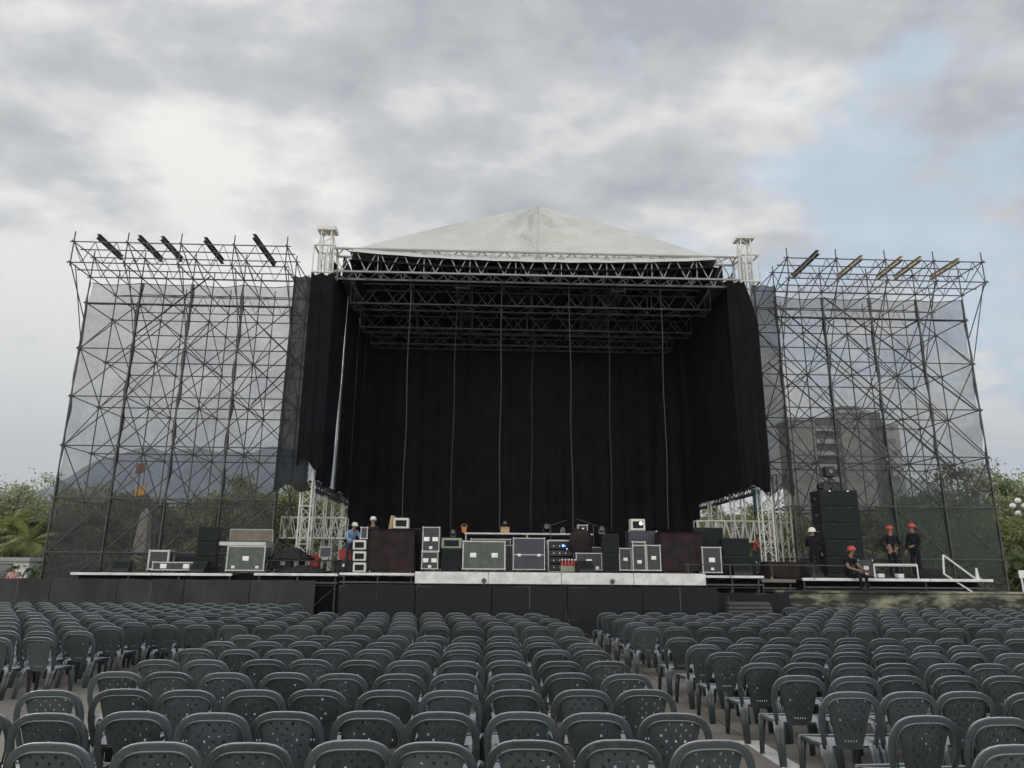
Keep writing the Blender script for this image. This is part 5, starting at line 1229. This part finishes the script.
# palms
def palm(px_, ytop, Y, label, seed):
    top = at(px_, ytop, Y); rg = random.Random(seed); H_ = top.z*.62
    t = thing('palm_tree', label, 'palm', (top.x, Y, 0), 0, 'palms at the far left')
    b = MB(); b.sweep([V(0, 0, 0), V(.05, 0, H_*.5), V(0, 0, H_)], V(1, 0, 0), [.16, .12, .1], [.16, .12, .1]); b.build('trunk', M['bark'], t, smooth=True)
    b = MB()
    for k_ in range(26):
        a = rg.uniform(0, 6.28); el = rg.uniform(.1, 1.35); L = rg.uniform(.55, .85)*top.z*.55
        pts = []; d_ = V(math.cos(a)*math.cos(el), math.sin(a)*math.cos(el), math.sin(el)); p_ = V(0, 0, H_)
        for i in range(9):
            pts.append(p_.copy()); p_ = p_+d_*L/8; d_ = (d_+V(0, 0, -.17)).normalized()
        sd2 = V(-math.sin(a), math.cos(a), 0)
        for i in range(8):
            for s2 in (-1, 1):
                for f in (0, .5):
                    p0_ = pts[i].lerp(pts[i+1], f); ll = L*.28*math.sin(math.pi*(i+f+1)/9.5)
                    tip = p0_+sd2*s2*ll+(pts[i+1]-pts[i])*1.2+V(0, 0, -ll*.45); wv = (pts[i+1]-pts[i])*.22
                    b.add([p0_-wv, p0_+wv, tip], [(0, 1, 2)])
    b.build('fronds', M['leafP'], t)
palm(12, 503, 46, 'yellow-green palm at the far left edge', 3); palm(34, 511, 44, 'shorter yellow-green palm beside the outer left net edge', 9)
# bushes and distant woods
bush_me, _ = crown_mesh('bush_crown', M['leafB'], 21, 1.6, 1.0, 40, 50, .15, .35)
for i, (px_, Y) in enumerate([(290, 44), (318, 46), (345, 43), (715, 45), (742, 42), (770, 46), (800, 44), (880, 42), (930, 40), (975, 38), (60, 42), (180, 46), (240, 44)]):
    p = at(px_, 560, Y); s_ = 1.3+.4*((i*7) % 5)/5
    o = bpy.data.objects.new('bush', bush_me); COL.objects.link(o); o.location = (p.x, Y, .9*s_); o.scale = (s_*1.3, s_, s_); o.rotation_euler = (0, 0, i*1.7)
    tag(o, ['bush seen left of the white front left tower', 'bush seen between the first left lattice legs', 'bush seen near the rear left lattice leg', 'bush seen near the rear right lattice leg', 'bush below the blue banner', 'bush seen beside the short outer right post', 'bush behind the white helmeted worker', 'bush behind the low white metal frame', 'bush behind the standing workers', 'bush at the outer foot of the right net', 'bush behind the left net by the outer corner', 'bush behind the left net right of the obelisk', 'bush behind the console case'][i], 'bush', 'bushes along the park edge')
wv_, wf_ = [], []
rg = np.random.RandomState(4)
for i in range(15000):
    x = rg.uniform(-260, 300); h = 8.5+3*math.sin(x*.05)+2*math.sin(x*.17+1)+1.5*math.sin(x*.41); z = rg.rand()**.7*h; y = 150+rg.normal()*6
    a = rg.normal(size=3); a /= np.linalg.norm(a); b_ = np.cross(a, rg.normal(size=3)); b_ /= np.linalg.norm(b_); s_ = .9*(.5+rg.rand()); p_ = np.array([x, y, z]); o_ = len(wv_)
    wv_ += [tuple(p_-a*s_), tuple(p_+b_*s_*.6), tuple(p_+a*s_), tuple(p_-b_*s_*.6)]; wf_.append((o_, o_+1, o_+2, o_+3))
b = MB(); b.add(wv_, wf_); tag(b.build('distant_woods', M['leafB']), 'far belt of dark woodland along the park', 'woods', kind='stuff')

# ------------------------------------------------------------------ buildings and street things far behind
def apartment():
    BY = 160.0
    t = thing('apartment_block', 'tall stained brown apartment block seen through the right net', 'building', (83, BY, 0)); L = -Vector(t.location)
    zt = at(860, 414, BY).z; xa = at(795, 480, BY).x; xm = at(820, 480, BY).x; xn = at(846, 480, BY).x; xo = at(875, 480, BY).x; xp = at(892, 480, BY).x; xq = at(908, 480, BY).x
    def bxp(nm, x0, x1, y0, y1, z0, z1, m):
        b = MB(); b.box(x0, x1, y0, y1, z0, z1); o = b.build(nm, m, t); o.location = L; return o
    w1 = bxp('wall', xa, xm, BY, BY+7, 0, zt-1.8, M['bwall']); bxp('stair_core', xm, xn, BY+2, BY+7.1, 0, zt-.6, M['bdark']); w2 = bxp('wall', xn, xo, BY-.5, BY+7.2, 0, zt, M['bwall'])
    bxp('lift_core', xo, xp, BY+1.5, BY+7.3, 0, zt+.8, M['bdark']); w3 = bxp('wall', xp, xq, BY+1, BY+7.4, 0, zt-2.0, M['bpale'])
    bxp('roof_slab', xa-.3, xm-.05, BY-.5, BY+7.6, zt-1.78, zt-1.2, M['bpale']); bxp('roof_slab', xn-.3, xo+.3, BY-1, BY+7.6, zt+.02, zt+.6, M['bpale'])
    fl = 2.95; n = 12
    for k_ in range(n):
        z = 1.2+k_*fl
        if z+1.6 > zt-2: break
        for (x0, x1, y, cols) in ((xa, xm, BY, 2), (xn, xo, BY-.5, 3), (xp, xq, BY+1, 1)):
            for c in range(cols):
                xc = x0+(x1-x0)*(c+.5)/cols; hw = .75 if c % 2 == 0 else .5
                b = MB(); b.box(xc-hw, xc+hw, y-.12, y-.003, z, z+1.35); f = b.build('window', M['bpale'], t); f.location = L
                b = MB(); b.box(xc-hw+.12, xc-.04, y-.14, y-.122, z+.12, z+1.23); b.box(xc+.04, xc+hw-.12, y-.14, y-.122, z+.12, z+1.23); b.build('pane', M['glass'], f)
        b = MB(); b.box(xm+.3, xn-.3, BY+.3, BY+1.99, z-.35, z-.15); b.box(xm+.3, xn-.3, BY+.3, BY+.4, z-.148, z+.75); b.build('balcony', M['bpale'], t).location = L
    b = MB(); b.box(xn+3, xn+8, BY+5, BY+10, zt+.6, zt+3); b.build('roof_tank', M['bdark'], t).location = L
apartment()
# white low building, far left
p0 = at(-30, 560, 40); p1 = at(30, 558, 40)
t = thing('low_building', 'low white flat roofed building at the far left edge', 'building', (0, 40, 0))
b = MB(); b.box(p0.x-6, p1.x, 0, 6, 0, p1.z-.2); b.build('wall', M['white'], t); b = MB(); b.box(p0.x-6.2, p1.x+.2, -.3, 6.2, p1.z-.198, p1.z+.02, .03); b.build('roof', M['bpale'], t)
for k_ in range(4):
    x = p1.x-1.2-k_*1.5; b = MB(); b.box(x-.4, x+.4, -.05, -.003, .9, 1.9); f = b.build('window', M['bdark'], t); b = MB(); b.box(x-.34, x+.34, -.07, -.052, .96, 1.84); b.build('pane', M['glass'], f)
# obelisk with two flags
p = at(140, 560, 60); ptop = at(140, 507, 60)
t = thing('obelisk', 'pale tapering stone obelisk behind the left net', 'monument', (p.x, 60, 0)); hh = ptop.z; t.scale = (.68, .68, 1)
b = MB(); b.box(-1.6, 1.6, -1.6, 1.6, 0, .5, .04); b.box(-1.25, 1.25, -1.25, 1.25, .502, .95, .04); b.build('plinth', M['stone'], t)
b = MB(); b.add([(-.95, -.95, .95), (.95, -.95, .95), (.95, .95, .95), (-.95, .95, .95), (-.45, -.45, hh-.6), (.45, -.45, hh-.6), (.45, .45, hh-.6), (-.45, .45, hh-.6), (0, 0, hh)], [(3, 2, 1, 0), (0, 1, 5, 4), (1, 2, 6, 5), (2, 3, 7, 6), (3, 0, 4, 7), (4, 5, 8), (5, 6, 8), (6, 7, 8), (7, 4, 8)]); b.build('shaft', M['stone'], t)
for (xt, yt, yb, m, lab, dx) in ((146, 485, 494, 'yellowflag', 'flagpole with a yellow-orange flag above the obelisk', .1), (146, 462, 472, 'redflag', 'taller flagpole with a dull red flag above the obelisk', -.5)):
    Y = 63 if m == 'yellowflag' else 66; a = at(xt, yt, Y); c = at(xt, yb, Y)
    t = thing('flagpole', lab, 'flagpole', (a.x, Y, 0), 0, 'flagpoles by the obelisk')
    b = MB(); b.tube((0, 0, 0), (0, 0, a.z+.2), .06, 8, .035); b.build('pole', M['alu_dark'], t)
    b = MB(); fz = a.z-c.z
    for o_ in (0, .012): b.sheet(lambda u, v: V(-u*.75-.04, .12*math.sin(u*5+v)+o_, c.z+fz*v-.5*u*fz*.6), 10, 8)
    b.build('flag', M[m], t, smooth=True)
# white car behind left net
def car(label, X, Y, rz):
    t = thing('parked_car', label, 'car', (X, Y, 0), rz)
    prof = [(-2.1, .35), (-2.15, .75), (-1.9, .95), (-1.2, 1.02), (-.6, 1.45), (.9, 1.48), (1.6, 1.05), (2.1, .92), (2.15, .4)]
    b = MB(); n = len(prof); vs = [(x, s_*(.85 if z < 1.1 else .68), z) for s_ in (-1, 1) for x, z in prof]
    b.add(vs, [tuple(range(n)), tuple(range(n, 2*n))[::-1]]+[(i, n+i, n+(i+1) % n, (i+1) % n) for i in range(n)]); b.build('body', M['carwhite'], t)
    b = MB()
    for s_ in (-1, 1):
        vs = [(-1.0, s_*.835, 1.06), (-.52, s_*.73, 1.38), (.82, s_*.73, 1.40), (1.35, s_*.835, 1.08)]; b.add([(x, y+s_*.012, z) for x, y, z in vs], [(0, 1, 2, 3)])
    b.build('window', M['glass'], t)
    for x in (-1.35, 1.35):
        for s_ in (-1, 1):
            b = MB(); b.tube((x, s_*.72, .31), (x, s_*.9, .31), .31, 16); wv2 = b.build('wheel', M['rubber'], t); b = MB(); b.tube((x, s_*.9, .31), (x, s_*.912, .31), .19, 12); b.build('rim', M['alu'], wv2)
    for s_ in (-.6, .6): b = MB(); b.box(-2.18, -2.13, s_-.15, s_+.15, .7, .85, .01); b.build('headlight', M['glass'], t)
p = at(112, 565, 38); car('white car parked behind the left net, low at the deck edge', p.x, 38, R(8))
# lamp post on the right edge + white sign post
p = at(1019, 508, 40)
t = thing('street_lamp', 'street lamp with white globes at the right edge', 'street lamp', (p.x, 40, 0)); b = MB(); b.tube((0, 0, 0), (0, 0, p.z+.3), .07, 10, .045); b.build('pole', M['alu_dark'], t)
for (dx, dz) in ((-.35, .12), (.35, .12), (-.1, -.3), (.0, .42)):
    b = MB(); b.lathe([(.02, -.16), (.13, -.1), (.17, 0), (.12, .11), (.02, .16)], (dx, 0, p.z+dz), 12); b.build('globe', M['white'], t, smooth=True); b = MB(); b.tube((0, 0, p.z+dz-.1), (dx, 0, p.z+dz-.1), .02); b.build('bracket', M['alu_dark'], t)
p = at(1021, 575, 24); t = thing('sign_post', 'white post with a small blank white board at the right edge', 'sign', (p.x, 24, 0)); b = MB(); b.tube((0, 0, 0), (0, 0, p.z+.1), .03); b.build('post', M['white'], t); b = MB(); b.box(-.1, .5, -.045, -.032, p.z-.1, p.z+.15, .004); b.build('board', M['white'], t)

# ------------------------------------------------------------------ haze
hm = bpy.data.materials.new('haze_air'); hm.use_nodes = True; nt = hm.node_tree; nt.nodes.remove(nt.nodes['Principled BSDF'])
pv = nt.nodes.new('ShaderNodeVolumePrincipled'); pv.inputs['Density'].default_value = 0.00019; pv.inputs['Color'].default_value = (0.78, 0.88, 1.0, 1); pv.inputs['Anisotropy'].default_value = 0.0
nt.links.new(pv.outputs[0], nt.nodes['Material Output'].inputs['Volume'])
b = MB(); b.box(-6050, 6050, -90, 6550, -1, 1100); tag(b.build('haze', hm), 'thin pale haze filling the distance', 'haze', kind='stuff')
